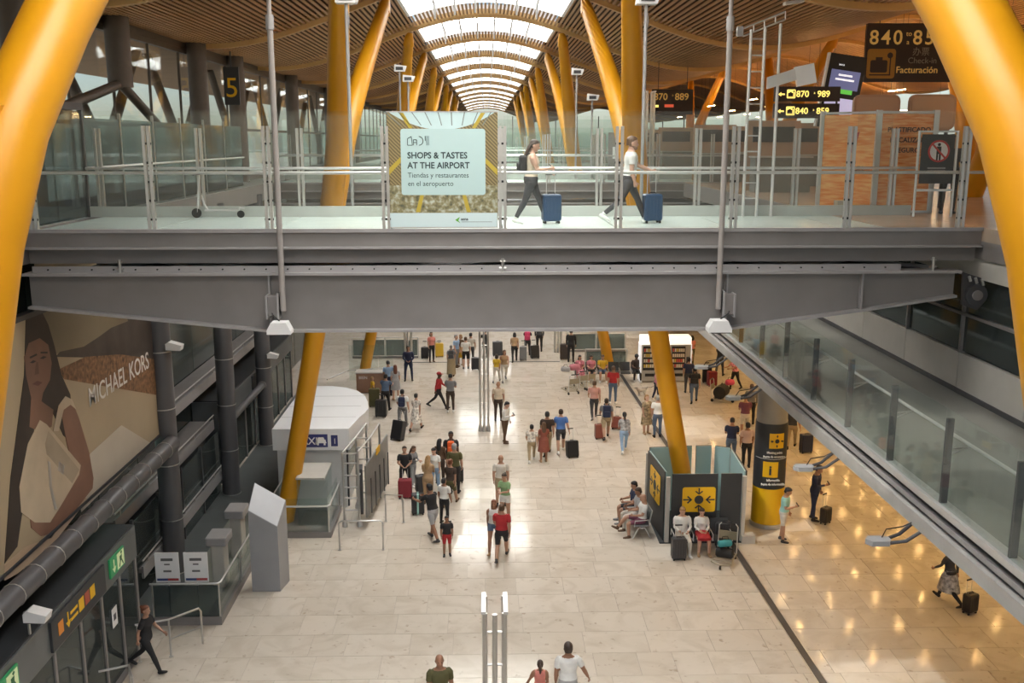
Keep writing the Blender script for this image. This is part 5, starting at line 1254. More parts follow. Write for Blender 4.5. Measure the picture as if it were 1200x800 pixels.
def hair_mesh(st, col):
    k = (st, col)
    if k in _hair: return _hair[k]
    m = MB()
    if st == 'cap':
        m.rings([(0, .012, .135, .082, .1), (0, .012, .175, .083, .101), (0, .012, .215, .066, .082), (0, .012, .243, .03, .04)], 18); m.rings([(0, -.105, .143, .062, .07), (0, -.105, .153, .06, .068)], 16)
    else:
        m.rings([(0, .045, .06, .068, .058), (0, .038, .10, .078, .066), (0, .030, .14, .0815, .078), (0, .018, .175, .0815, .096), (0, .012, .205, .073, .092), (0, .010, .232, .052, .068), (0, .010, .248, .022, .03)], 18)
        if st == 'long': m.tube([(0, .04, .2), (0, .078, .1), (0, .088, 0), (0, .098, -.12), (0, .092, -.26)], [.075, .088, .092, .088, .05], 14, ry=[.035, .042, .04, .034, .02], up=(1, 0, 0))
        if st == 'bob': m.tube([(0, .03, .18), (0, .055, .1), (0, .06, .03), (0, .058, -.03)], [.082, .092, .094, .075], 14, ry=[.05, .058, .056, .04], up=(1, 0, 0))
        if st == 'pony': m.tube([(0, .09, .18), (0, .135, .16), (0, .15, .06), (0, .13, -.06), (0, .125, -.12)], [.02, .03, .034, .026, .01], 10)
        if st == 'bun': m.ell((0, .095, .2), (.045, .042, .042), 12, 7)
        if st == 'afro': m.ell((0, .02, .17), (.105, .115, .11), 14, 8)
    me = m.mesh('hair', mat('hair_' + col, PAL[col], .5, 0, .25, 30), smooth=60); _hair[k] = me
    return me
EYE = MB().ell((0, 0, 0), (.011, .007, .007), 8, 5).mesh('eye', mat('eye_dark', (.02, .015, .012), .2))
_extra = {}
def person(label, px, py, pose='stand', sex='m', face=0, h=1.74, top='white', bottom='navy', sleeve='short', legs='long', shoe='black', sk='l', hair=('short', 'dbrown'), skirt=None, head=False, z=0.0, group='travellers in the arrivals hall', loc=None, beard=None, topmat=None, voxel=.0115, sitz=None, mini=False):
    B = body(pose, sex, voxel); s = h / 1.75
    if loc is None: loc = at_z(px, py, h) if head else at_z(px, py, z)
    o = link('person', B.me, None, (loc[0], loc[1], z if sitz is None else sitz), R(face)); o.scale = (s * 1.1, s * 1.1, s)
    tag(o, label, 'person', group)
    S, T, Bt = skin(sk), topmat or cloth(top), cloth(bottom)
    if skirt and skirt[0] in MATS: Bt_ = MATS[skirt[0]]
    ms = [S, T, T if sleeve != 'none' else S, T if sleeve == 'long' else S, Bt, Bt if legs in ('long', 'shorts') else S, Bt if legs == 'long' else S, cloth(shoe)]
    for i, m in enumerate(ms): o.material_slots[i].link = 'OBJECT'; o.material_slots[i].material = m
    hs = B.hs
    if hair:
        c = link('hair' if hair[0] != 'cap' else 'cap', hair_mesh(*hair), o); c.matrix_local = B.head @ Matrix.Scale(hs * 1.02, 4)
    for sx in (-1, 1):
        e = link('eye', EYE, o); e.matrix_local = B.head @ Matrix.Translation((sx * .029 * hs, -.0865 * hs, .122))
    if beard:
        if 'beard' not in _extra: _extra['beard'] = MB().rings([(0, -.03, -.012, .036, .045), (0, -.034, .012, .052, .068), (0, -.022, .04, .0625, .079), (0, -.006, .06, .065, .075)], 16).mesh('beard', mat('beard_hair', (.25, .15, .105), .8, 0, .25, 60), smooth=60)
        c = link('beard', _extra['beard'], o); c.matrix_local = B.head @ Matrix.Translation((0, -.004, -.004))
    if skirt:
        smt, L_ = skirt; k = ('skirt', L_, pose in ('walk', 'pull', 'push'), 'sit' in pose, smt if isinstance(smt, str) else smt.name)
        if k not in _extra:
            mt = smt if not isinstance(smt, str) else cloth(smt)
            if 'sit' in pose: _extra[k] = MB().tube([(0, .10, .02), (0, .0, .03), (0, -.2, .045), (0, -.42, .04), (0, -.47, -.02), (0, -.48, -L_ + .42)], [.16, .185, .19, .19, .2, .21], 16, ry=[.1, .12, .105, .085, .07, .05], up=(1, 0, 0)).mesh('skirt', mt, smooth=60)
            else:
                wd = .05 if k[2] else 0
                _extra[k] = MB().rings([(0, 0, .12, .155, .115), (0, 0, .02, .185, .142), (0, 0, -.12, .205, .16 + wd), (0, 0, -L_ * .6, .215, .175 + wd * 1.5), (0, 0, -L_, .235, .195 + wd * 2), (0, 0, -L_, .225, .185 + wd * 2), (0, 0, -L_ * .5, .2, .16 + wd)], 20, False).mesh('skirt', mt, smooth=60)
        link('skirt', _extra[k], o, (0, 0, B.dz))
    o['_s'] = s
    return o, B, loc
def clean(o):
    if '_s' in o: del o['_s']

# ---- luggage
_lug = {}
def suitcase(label, px, py, col='black', rz=0, h=.62, w=.42, d=.25, ext=.42, tilt=0, loc=None, ribs=True, group='rolling suitcases', strap=None, soft=False):
    if loc is None: loc = at_z(px, py, 0)
    t = thing('suitcase', label, 'suitcase', (loc[0], loc[1], loc[2] if len(loc) > 2 else 0), R(rz), group)
    if tilt: t.rotation_euler = (R(tilt), 0, R(rz))
    mt = mat('case_' + col, PAL[col], .35 if not soft else .7, 0, .05, 6)
    k = (col, h, w, d, soft)
    if k not in _lug: 
        m = MB().rbox((0, 0, .05 + h / 2), (w, d, h), .05, 'y', 4)
        if not soft:
            for i in range(5): m.bb(-w * .38 + w * .19 * i - .012, -w * .38 + w * .19 * i + .012, -d / 2 - .008, d / 2 + .008, .12, h - .03)
        _lug[k] = (m.mesh('shell', mt), MB().cyl((-.02, 0, .025), (.02, 0, .025), .026, n=10).mesh('wheel', BLACK))
    link('shell', _lug[k][0], t)
    for sx in (-1, 1):
        for sy in (-1, 1): link('wheel', _lug[k][1], t, (sx * (w / 2 - .05), sy * (d / 2 - .04), 0))
    ht = h + .05
    if ext: MB().cyl((-.09, d / 2 - .04, ht), (-.09, d / 2 - .04, ht + ext), .009, n=6).cyl((.09, d / 2 - .04, ht), (.09, d / 2 - .04, ht + ext), .009, n=6).build('telescopic_handle', RAIL, t); MB().rbox((0, d / 2 - .04, ht + ext), (.22, .035, .035), .012).build('grip', BLACK, t)
    MB().tube([(-.07, 0, ht), (-.06, 0, ht + .025), (.06, 0, ht + .025), (.07, 0, ht)], .011, 6).build('carry_handle', BLACK, t)
    MB().bb(-w / 2 - .002, w / 2 + .002, -.006, .006, .1, h).build('zip_seam', BLACK, t)
    if strap: MB().bb(-.03, .03, -d / 2 - .012, d / 2 + .012, .04, ht + .006).build('strap', mat('case_' + strap, PAL[strap], .6), t)
    return t
def backpack(label, P_, col='black', front=False, w=.28, h=.42, group='backpacks'):
    o, B, loc = P_; s = o.scale[2]
    sg = -1 if front else 1; rz = o.rotation_euler.z
    a = Vector(B.U) * .34 + Vector((0, sg * .19, B.dz)); q = Matrix.Rotation(rz, 3, 'Z') @ (a * s)
    t = thing('backpack', label, 'backpack', (loc[0] + q.x, loc[1] + q.y, o.location.z + q.z - h * s / 2), rz, group); t.scale = (s, s, s)
    mt = mat('pack_' + col, PAL[col], .7, 0, .1, 12)
    MB().rbox((0, 0, h / 2), (w, .16, h), .06, 'y', 4).build('main_bag', mt, t); MB().rbox((0, sg * .10, h * .32), (w * .8, .06, h * .45), .04, 'y', 3).build('pocket', mt, t)
    for x in (-.08, .08): MB().tube([(x, -sg * .06, h * .95), (x, -sg * .12, h * 1.1), (x * 1.15, -sg * .27, h * .95)], .018, 6).build('shoulder_strap', BLACK, t)
    return t
def hand_bag(label, P_, side, col, w=.26, h=.24, drop=.0, cat='bag'):
    o, B, loc = P_; s = o.scale[2]
    q = Matrix.Rotation(o.rotation_euler.z, 3, 'Z') @ (B.hands[side] * s)
    t = thing('shoulder_bag', label, cat, (loc[0] + q.x, loc[1] + q.y, o.location.z + q.z - h - .1 - drop), o.rotation_euler.z)
    mt = mat('bag_' + col, PAL[col], .55, 0, .1, 10)
    MB().rbox((0, 0, h / 2), (.10, w, h), .04, 'x', 4).build('pouch', mt, t); MB().tube([(0, -w * .35, h * .95), (0, -w * .2, h + .1), (0, w * .2, h + .1), (0, w * .35, h * .95)], .01, 6).build('handle', mt, t)
    return t
# ================================================================== THE CAST
POSES['bridge_woman'] = dict(arms=((16, 5, 78, 6), (26, 6, 42, 6)), legs=((-16, 10), (22, 4)), lean=2, headp=18, curl=45)
POSES['bridge_man'] = dict(arms=((-4, 6, 16, 4), (36, 6, 30, 4)), legs=((-22, 26), (24, 4)), lean=3, headp=4, curl=45)
zb = 10.352
W1 = person('woman with long dark hair walking across the bridge looking at phone', 622, 262, 'bridge_woman', 'f', 90, 1.68, 'cream', 'charcoal', 'none', 'long', 'white', 'l', ('long', 'dbrown'), z=zb, loc=(.90, 20.0), voxel=.007, group='travellers on the near bridge')
M1 = person('bearded man in white shirt walking across the bridge', 738, 262, 'bridge_man', 'm', 90, 1.76, 'white', 'charcoal', 'short', 'long', 'white', 'l', ('short', 'brown'), z=zb, loc=(2.88, 20.0), voxel=.007, beard=True, topmat=mat('printed_white_tee', (.70, .70, .68), .8, 0, .22, 7), group='travellers on the near bridge')
backpack('small black backpack worn by the woman on the bridge', W1, 'black', w=.26, h=.34)
ph = Matrix.Rotation(R(90), 3, 'Z') @ (W1[1].hands[0] * W1[0].scale[2])
t = thing('smartphone', 'dark phone held up by the woman on the bridge', 'phone', (W1[2][0] + ph.x, W1[2][1] + ph.y, zb + ph.z), R(90)); MB().rbox((0, -.03, .03), (.075, .012, .15), .01, 'y').build('case', BLACK, t); t.rotation_euler = (R(-50), 0, R(90)); MB().bb(-.032, .032, -.0375, -.0365, -.038, .098).build('display', mat('phone_glass', (.1, .1, .12), .1), t)
for P_, col, dx, lab in ((W1, 'blue', .58, 'ribbed blue suitcase pushed by the woman on the bridge'), (M1, 'blue', .62, 'ribbed blue suitcase pushed by the man on the bridge')):
    h_ = Matrix.Rotation(R(90), 3, 'Z') @ (P_[1].hands[1] * P_[0].scale[2])
    suitcase(lab, 0, 0, 'bcase', 8, .54, .38, .25, max(.3, h_.z - .60), loc=(P_[2][0] + h_.x + .0, P_[2][1] + h_.y - .05, zb), group='suitcases on the near bridge') if 'bcase' in PAL else None
p = person
def held_phone(label, P_):
    o, B, loc = P_; a = o.rotation_euler.z; q = Matrix.Rotation(a, 3, 'Z') @ (Vector((B.hands[0].x * 1.1, B.hands[0].y * 1.1, B.hands[0].z)) * o.scale[2])
    t = thing('smartphone', label, 'phone', (loc[0] + q.x, loc[1] + q.y, q.z + .02)); t.rotation_euler = (R(-40), 0, a)
    MB().rbox((0, -.02, .02), (.075, .012, .15), .01, 'y').build('case', BLACK, t); MB().bb(-.032, .032, -.0285, -.0265, -.048, .088).build('display', mat('phone_glass', (.1, .1, .12), .1), t)
G2 = 'upper level staff'
p('staff member in dark uniform standing behind the warning stand', 0, 0, 'stand', 'm', -20, 1.75, 'charcoal', 'black', 'long', 'long', 'black', 'm', ('short', 'black'), z=10.36, loc=(10.55, 22.4), group=G2)

# ---- foreground
p('bald man in olive shirt at the bottom edge', 515, 769, 'stand', 'm', 10, 1.76, 'olive', 'khaki', 'short', 'long', 'black', 't', None, head=True)
A = p('girl with ponytail in pink top at the bottom edge', 633, 774, 'lead2', 'f', 180, 1.32, 'coral', 'pink', 'none', 'shorts', 'white', 't', ('pony', 'dbrown'), head=True)
p('man in plain white shirt leading a girl at the bottom edge', 666, 754, 'lead', 'm', 180, 1.80, 'white', 'lgrey', 'short', 'shorts', 'black', 't', ('short', 'dbrown'), head=True)
p('man in red shirt and black shorts seen from behind mid-floor', 588, 655, 'walk', 'm', 175, 1.72, 'red', 'black', 'short', 'shorts', 'charcoal', 'm', ('short', 'brown'))
p('woman with white bikini top beside the red shirted man', 579, 645, 'walk', 'f', -5, 1.66, 'white', 'denim', 'none', 'short', 'tan', 't', ('long', 'auburn'))
p('woman in pale green top and white shorts behind the red shirted man', 592, 612, 'hold', 'f', -30, 1.66, 'green', 'white', 'short', 'short', 'tan', 'm', ('bun', 'dbrown'))
p('bald man standing behind the woman in pale green top', 587, 592, 'stand', 'm', 0, 1.74, 'offwhite', 'khaki', 'short', 'shorts', 'black', 'm', None)
p('small boy in black shirt and red shorts facing the camera', 524, 651, 'stand', 'm', 5, 1.22, 'black', 'red', 'short', 'shorts', 'black', 't', ('short', 'black'))
p('large man in black shirt and grey shorts leaning over a suitcase', 508, 632, 'push', 'm', -135, 1.76, 'black', 'lgrey', 'short', 'shorts', 'charcoal', 't', ('short', 'black'))
p('boy in white shirt behind the man in grey shorts', 521, 613, 'stand', 'm', 150, 1.5, 'white', 'black', 'short', 'long', 'black', 't', ('short', 'black'))
p('woman in tan outfit with fair hair in the waiting group', 502, 590, 'hold', 'f', 170, 1.66, 'tan', 'tan', 'long', 'long', 'brown', 'm', ('long', 'blond'))
p('woman in white shirt and jeans with black hair in the group', 510, 577, 'phone', 'f', -20, 1.64, 'white', 'lblue', 'short', 'long', 'white', 'l', ('long', 'black'))
p('dark haired woman in brown standing behind the woman in jeans', 516, 566, 'stand', 'f', 160, 1.64, 'brown', 'dbrown', 'long', 'long', 'black', 'm', ('long', 'black'))
C1 = p('man in black shirt with orange pack on his chest', 529, 562, 'stand', 'm', 0, 1.78, 'black', 'black', 'short', 'long', 'black', 'd', ('short', 'black'))
backpack('bright orange pack worn on the chest in the group', C1, 'orange', True, w=.24, h=.4)
p('sunburnt man in dark olive shirt at the right of the group', 533, 578, 'stand', 'm', 170, 1.78, 'olive', 'black', 'short', 'long', 'black', 'm', ('short', 'greyhair'))
p('woman in dark brown top and short olive trousers in the group', 528, 592, 'walk', 'f', 165, 1.66, 'dbrown', 'olive', 'short', 'shorts', 'brown', 'm', ('bun', 'auburn'))
p('boy in black clothes holding the red suitcase handle', 475, 575, 'clasp', 'm', 5, 1.6, 'black', 'black', 'short', 'long', 'black', 'm', ('short', 'dbrown'))
p('girl in grey standing behind the boy in black', 484, 570, 'hold', 'f', 60, 1.5, 'grey', 'lgrey', 'long', 'long', 'white', 'm', ('long', 'brown'))
suitcase('dark red suitcase in front of the boy in black', 475, 583, 'dred', 0, .62, .46, .3, .34, soft=True)
suitcase('black suitcase with pale blue straps before the waiting group', 490, 602, 'black', 4, .66, .42, .28, .0, strap='mint')
suitcase('dark suitcase among the legs of the waiting group', 494, 577, 'charcoal', 20, .6, .4, .26, 0)
suitcase('black trolley case beside the man with orange pack', 537, 565, 'black', 10, .55, .36, .24, .42)

# ---- middle left
p('security guard in dark suit and white shirt standing alone', 479, 446, 'clasp', 'm', 5, 1.80, 'navy', 'navy', 'long', 'long', 'black', 't', ('short', 'black'))
p('woman with long auburn hair in a short grey dress', 464, 468, 'stand', 'f', 190, 1.66, 'lgrey', 'lgrey', 'short', 'short', 'tan', 'l', ('long', 'auburn'), skirt=('lgrey', .42))
p('person in light blue shirt leaning on the far brown counter', 456, 464, 'hold', 'm', 200, 1.7, 'lblue', 'navy', 'short', 'long', 'black', 'm', ('short', 'black'))
p('person in blue grey shirt with black suitcases by the counter', 452, 482, 'push', 'm', 170, 1.7, 'denim', 'black', 'short', 'long', 'black', 'm', ('short', 'black'))
p('child in yellow shirt by the brown counter', 437, 472, 'stand', 'f', 100, 1.25, 'yellow', 'olive', 'short', 'long', 'black', 'm', ('short', 'blond'))
suitcase('tall dark green suitcase near the brown counter', 439, 476, 'olive', 5, .8, .5, .3, 0)
suitcase('large black suitcase right of the green one near counter', 447, 488, 'black', -6, .72, .5, .3, .2)
C2 = p('man in white shirt with dark backpack walking away', 472, 502, 'pull', 'm', 175, 1.72, 'white', 'grey', 'short', 'long', 'grey', 'm', ('short', 'black'))
backpack('dark blue backpack on the man walking away at left', C2, 'navy')
p('woman in white flowered dress walking beside the backpack man', 488, 504, 'walk', 'f', 165, 1.64, 'offwhite', 'offwhite', 'short', 'short', 'black', 'm', ('bun', 'black'), skirt=(floral('offwhite', 'floral_white'), .5), topmat=floral('offwhite', 'floral_white'))
suitcase('very large black suitcase tilted behind the walking couple', 465, 516, 'black', -30, .78, .52, .32, .45, tilt=-18, soft=True)
p('man in red polo and red cap striding right', 514, 478, 'walk', 'm', 85, 1.74, 'red', 'black', 'long', 'long', 'black', 'd', ('cap', 'red'))
C3 = p('man in grey shirt and brown trousers with blue bag', 528, 483, 'hold', 'm', 170, 1.74, 'grey', 'dbrown', 'short', 'long', 'white', 'm', ('short', 'black'))
hand_bag('bright blue round bag beside the man in grey shirt', C3, 0, 'blue', .34, .34)
C4 = p('person in grey shirt and beige wide trousers with backpack', 529, 441, 'stand', 'f', 180, 1.66, 'grey', 'khaki', 'short', 'long', 'brown', 'm', ('bun', 'greyhair'), skirt=('khaki', .8))
backpack('dark backpack on the person in beige wide trousers', C4, 'charcoal')
p('woman in pink shirt and black trousers beside yellow suitcase', 506, 424, 'stand', 'f', 20, 1.68, 'coral', 'black', 'short', 'long', 'brown', 'm', ('bob', 'dbrown'))
suitcase('bright yellow suitcase standing at the far end', 515, 418, 'yellow', 5, .75, .46, .3, .1)
suitcase('black suitcase left of the woman in pink shirt', 498, 420, 'black', 0, .62, .42, .28, .3)
p('man in pale blue shirt in the far group', 535, 430, 'stand', 'm', 60, 1.76, 'lblue', 'grey', 'short', 'long', 'brown', 'l', ('short', 'greyhair'))
p('woman in mustard skirt in the far group', 540, 427, 'stand', 'f', -30, 1.66, 'brown', 'mustard', 'short', 'short', 'tan', 'm', ('bob', 'blond'), skirt=('mustard', .5))
p('man in white shirt and black shorts with shoulder strap', 546, 432, 'stand', 'm', 185, 1.72, 'white', 'black', 'short', 'shorts', 'grey', 'l', ('short', 'brown'))
p('dark haired person behind the man in black shorts', 552, 426, 'stand', 'm', 170, 1.7, 'offwhite', 'charcoal', 'short', 'long', 'black', 'm', ('short', 'black'))
suitcase('small black suitcase right of the man in black shorts', 557, 433, 'black', 0, .62, .42, .26, .0)
p('person in black behind the middle ladder tower', 569, 420, 'push', 'f', 190, 1.66, 'black', 'black', 'long', 'long', 'black', 'm', ('bun', 'black'))
suitcase('big charcoal suitcase right behind the middle ladder tower', 583, 417, 'charcoal', 6, .8, .55, .3, 0)
p('girl in yellow shirt right of the middle ladder tower', 582, 448, 'walk', 'f', 170, 1.5, 'yellow', 'offwhite', 'short', 'long', 'grey', 'm', ('bob', 'dbrown'))
p('woman in beige top and white trousers behind the girl in yellow', 591, 447, 'walk', 'f', 5, 1.7, 'tan', 'offwhite', 'none', 'long', 'grey', 'm', ('long', 'brown'))
p('bald elderly man in pale grey shirt and dark trousers', 584, 493, 'stand', 'm', 175, 1.74, 'cream', 'dbrown', 'short', 'long', 'black', 'm', None)
PH = p('man in white shirt and brown trousers reading his phone', 592, 519, 'phone', 'm', 65, 1.72, 'white', 'brown', 'long', 'long', 'brown', 'l', ('short', 'black'))
held_phone('phone in the hand of the man in brown trousers', PH)

# ---- middle
p('boy in white patterned shirt and tan trousers', 623, 541, 'walk', 'm', 180, 1.5, 'offwhite', 'khaki', 'short', 'long', 'white', 'm', ('short', 'black'), topmat=floral('offwhite', 'floral_white'))
p('woman in rust red dress with reddish hair', 637, 541, 'stand', 'f', 185, 1.56, 'rust', 'rust', 'short', 'short', 'tan', 't', ('long', 'brown'), skirt=('rust', .46))
p('man in dark brown shirt between the rust dress and blue polo', 641, 533, 'walk', 'm', 180, 1.78, 'dbrown', 'khaki', 'short', 'long', 'black', 't', ('short', 'black'))
p('man in blue polo and grey shorts pulling a case', 657, 530, 'pull', 'm', 180, 1.76, 'blue', 'charcoal', 'short', 'shorts', 'white', 'm', ('short', 'dbrown'))
suitcase('black suitcase pulled by the man in blue polo', 671, 536, 'black', 15, .62, .46, .28, .45, tilt=-10, soft=True)
p('woman in tan top and black trousers at the far opening', 603, 424, 'walk', 'f', 180, 1.7, 'tan', 'black', 'short', 'long', 'black', 'm', ('bob', 'black'))
suitcase('grey striped suitcase beside the woman in tan top', 613, 422, 'grey', 0, .75, .4, .26, .3)
C5 = p('traveller with pink backpack at the far opening', 618, 417, 'push', 'f', 175, 1.66, 'black', 'charcoal', 'long', 'long', 'black', 'm', ('bun', 'black'))
backpack('hot pink backpack at the far opening', C5, 'hot', w=.34, h=.5)
suitcase('black suitcase right of the pink backpack', 627, 420, 'black', 12, .7, .48, .3, .3, tilt=-12)
p('dark dressed traveller at the far opening right', 632, 412, 'stand', 'm', 180, 1.76, 'charcoal', 'black', 'long', 'long', 'black', 'm', ('short', 'black'))

# ---- middle right
p('man in black standing behind a brown suitcase at far right', 669, 424, 'stand', 'm', 170, 1.82, 'black', 'black', 'long', 'long', 'black', 'm', ('short', 'black'))
suitcase('tall brown suitcase before the man in black', 662, 421, 'dbrown', -5, .85, .55, .32, 0)
p('man in red shirt and jeans standing before the bench', 718, 473, 'stand', 'm', 160, 1.78, 'red', 'denim', 'short', 'long', 'white', 'm', ('short', 'brown'))
p('man in coral and white shirt walking away left of the bench', 696, 491, 'walk', 'm', 180, 1.76, 'coral', 'charcoal', 'short', 'long', 'grey', 'm', ('short', 'brown'), topmat=mat('coral_white_tee', (.62, .33, .28), .8, 0, .35, 2.2))
C6 = p('man in khaki shorts with dark backpack', 710, 514, 'walk', 'm', 180, 1.74, 'grey', 'khaki', 'short', 'shorts', 'black', 'm', ('short', 'dbrown'))
backpack('dark navy backpack on the man in khaki shorts', C6, 'navy', w=.32, h=.5)
C7 = p('woman in black and white top and blue jeans', 731, 530, 'walk', 'f', 180, 1.68, 'offwhite', 'lblue', 'long', 'long', 'white', 'm', ('pony', 'black'), topmat=floral('lgrey', 'bold_black_white'))
suitcase('slim brick red suitcase left of the man in khaki shorts', 702, 514, 'rust', 10, .58, .36, .24, .35)
suitcase('brick red suitcase between the backpack man and woman in jeans', 722, 503, 'rust', -20, .5, .4, .26, .4, tilt=-15)
p('woman in flowered brown dress with fair hair', 757, 508, 'stand', 'f', 20, 1.66, 'khaki', 'khaki', 'short', 'short', 'tan', 'l', ('bob', 'blond'), skirt=(floral('khaki', 'floral_khaki'), .5), topmat=floral('khaki', 'floral_khaki'))
p('grey haired man in white shirt and jeans seen from behind', 770, 512, 'stand', 'm', 180, 1.76, 'white', 'denim', 'short', 'long', 'black', 'm', ('short', 'greyhair'))
G1 = p('girl in pink jumper walking a small white dog', 769, 468, 'lead2', 'f', 70, 1.5, 'pink', 'navy', 'long', 'long', 'white', 'l', ('long', 'dbrown'))
suitcase('blue grey suitcase partly behind the right yellow column', 786, 480, 'denim', 10, .66, .45, .3, .2)
C8 = p('young man in black with a backpack right of the yellow column', 813, 472, 'walk', 'm', 170, 1.74, 'black', 'denim', 'short', 'long', 'black', 'm', ('short', 'black'))
backpack('black backpack on the young man right of the column', C8, 'black', w=.32, h=.48)
p('person in navy shirt half behind the right yellow column', 806, 460, 'stand', 'm', 170, 1.72, 'navy', 'charcoal', 'short', 'long', 'black', 'm', ('short', 'black'))
p('person in pale shirt beside the right vending machine', 806, 440, 'stand', 'f', 150, 1.66, 'lgrey', 'navy', 'short', 'long', 'black', 'm', ('bob', 'brown'))
p('woman in red top standing at the right vending machine', 810, 428, 'stand', 'f', 200, 1.64, 'coral', 'olive', 'short', 'long', 'black', 't', ('bob', 'black'))
p('man in dark shirt pushing a laden trolley under the gallery', 843, 441, 'push', 'm', 150, 1.74, 'black', 'charcoal', 'short', 'long', 'black', 'm', ('short', 'black'))
p('woman in pink floral top beside the laden trolley', 861, 456, 'push', 'f', -60, 1.66, 'pink', 'black', 'short', 'long', 'black', 'm', ('long', 'black'), topmat=floral('pink', 'floral_pink'))
p('person in plum shirt and pale shorts under the gallery edge', 872, 512, 'hold', 'm', 175, 1.76, 'purple', 'offwhite', 'short', 'shorts', 'brown', 'm', ('short', 'black'))
p('person in black jeans beside the plum shirt', 879, 497, 'stand', 'm', 170, 1.76, 'grey', 'black', 'long', 'long', 'black', 'm', ('short', 'brown'))
p('man in navy shirt and jeans left of the info pillar', 856, 543, 'hold', 'm', 165, 1.76, 'navy', 'denim', 'short', 'long', 'black', 'm', ('short', 'black'))
p('man in pale pink shirt and black trousers left of the info pillar', 874, 548, 'stand', 'm', 180, 1.74, 'cream', 'black', 'short', 'long', 'black', 't', ('short', 'black'), topmat=mat('pale_pink_shirt', (.55, .40, .36), .8, 0, .05))
PH = p('man in mint shirt and pale shorts reading a phone', 917, 634, 'phone', 'm', 60, 1.72, 'mint', 'offwhite', 'short', 'shorts', 'charcoal', 'm', ('short', 'black'))
held_phone('phone in the hand of the man in mint shirt', PH)
PH = p('man in dark navy suit holding phone beside black case', 953, 609, 'phone', 'm', 55, 1.84, 'navy', 'navy', 'long', 'long', 'black', 'm', ('short', 'black'))
held_phone('phone in the hand of the man in dark suit', PH)
suitcase('black trolley case beside the man in dark suit', 967, 613, 'black', 40, .5, .36, .24, .42)
p('woman in dark coat and checked skirt under the gallery at right', 1110, 706, 'walk', 'f', -150, 1.66, 'charcoal', 'black', 'long', 'long', 'black', 'm', ('long', 'black'), skirt=(floral('lgrey', 'bold_black_white'), .5))
suitcase('small black suitcase pulled at the right picture edge', 1136, 718, 'black', 25, .5, .36, .24, .35)
p('woman in black walking beside the vestibule railing at lower left', 174, 785, 'walk', 'f', 80, 1.66, 'black', 'black', 'short', 'long', 'black', 'm', ('bun', 'auburn'))
p('person pulling dark luggage behind the info pillar', 927, 525, 'pull', 'm', 160, 1.74, 'charcoal', 'khaki', 'short', 'long', 'black', 'm', ('short', 'black'))
suitcase('dark navy suitcase right behind the info pillar', 944, 530, 'navy', 10, .7, .46, .3, 0)
suitcase('maroon suitcase under the gallery beside the trolley', 834, 452, 'dred', 10, .7, .46, .3, 0)
suitcase('black suitcase under the gallery left of the maroon one', 828, 448, 'black', -5, .75, .46, .3, .2)

# ---- small white dog on a lead
q = at_z(752, 464); t = thing('dog', 'small white fluffy dog on a lead beside the girl in pink', 'dog', (q.x, q.y, 0), R(-75))
FUR = mat('white_fur', (.62, .57, .50), .9, 0, .2, 30, .5, 60)
d = MB()
d.tube([(0, .2, .28), (0, .12, .29), (0, -.05, .28), (0, -.16, .30), (0, -.22, .36), (0, -.26, .42)], [.05, .085, .08, .095, .06, .05], 12); d.ell((0, -.29, .44), (.06, .065, .058), 12, 7); d.tube([(0, -.33, .43), (0, -.39, .415)], [.035, .022], 8)
for sx in (-1, 1):
    d.tube([(sx * .05, -.15, .26), (sx * .05, -.14, .14), (sx * .05, -.15, .02), (sx * .05, -.18, .015)], [.04, .025, .022, .02], 8); d.tube([(sx * .05, .14, .28), (sx * .055, .10, .17), (sx * .05, .17, .10), (sx * .05, .16, .02), (sx * .05, .13, .015)], [.055, .036, .022, .02, .02], 8); d.tube([(sx * .05, -.26, .48), (sx * .075, -.25, .43)], [.024, .014], 6)
d.tube([(0, .2, .32), (0, .28, .4), (0, .26, .48)], [.03, .028, .012], 8)
raw = d.mesh('dog_cage', FUR); tmp = bpy.data.objects.new('dog_tmp', raw); COL.objects.link(tmp); rm = tmp.modifiers.new('r', 'REMESH'); rm.mode = 'VOXEL'; rm.voxel_size = .012
dg = bpy.context.evaluated_depsgraph_get(); dg.update(); me = bpy.data.meshes.new_from_object(tmp.evaluated_get(dg)); bpy.data.objects.remove(tmp); me.materials.clear(); me.materials.append(FUR); me.shade_smooth()
link('body', me, t); MB().ell((0, -.395, .42), (.014, .012, .011), 8, 5).build('nose', BLACK, t)
for sx in (-1, 1): MB().ell((sx * .026, -.345, .455), (.009, .008, .009), 6, 4).build('eye', BLACK, t)
gh = G1[2]; hp = Matrix.Rotation(R(70), 3, 'Z') @ (G1[1].hands[1] * G1[0].scale[2]); a = Vector((gh[0] + hp.x, gh[1] + hp.y, hp.z)); b = Vector((q.x, q.y, .4))
tag(MB().tube([a, (a + b) / 2 + Vector((0, 0, -.1)), b], .008, 5).build('dog_lead', BLACK), 'thin dark lead between the girl in pink and the dog', 'lead')

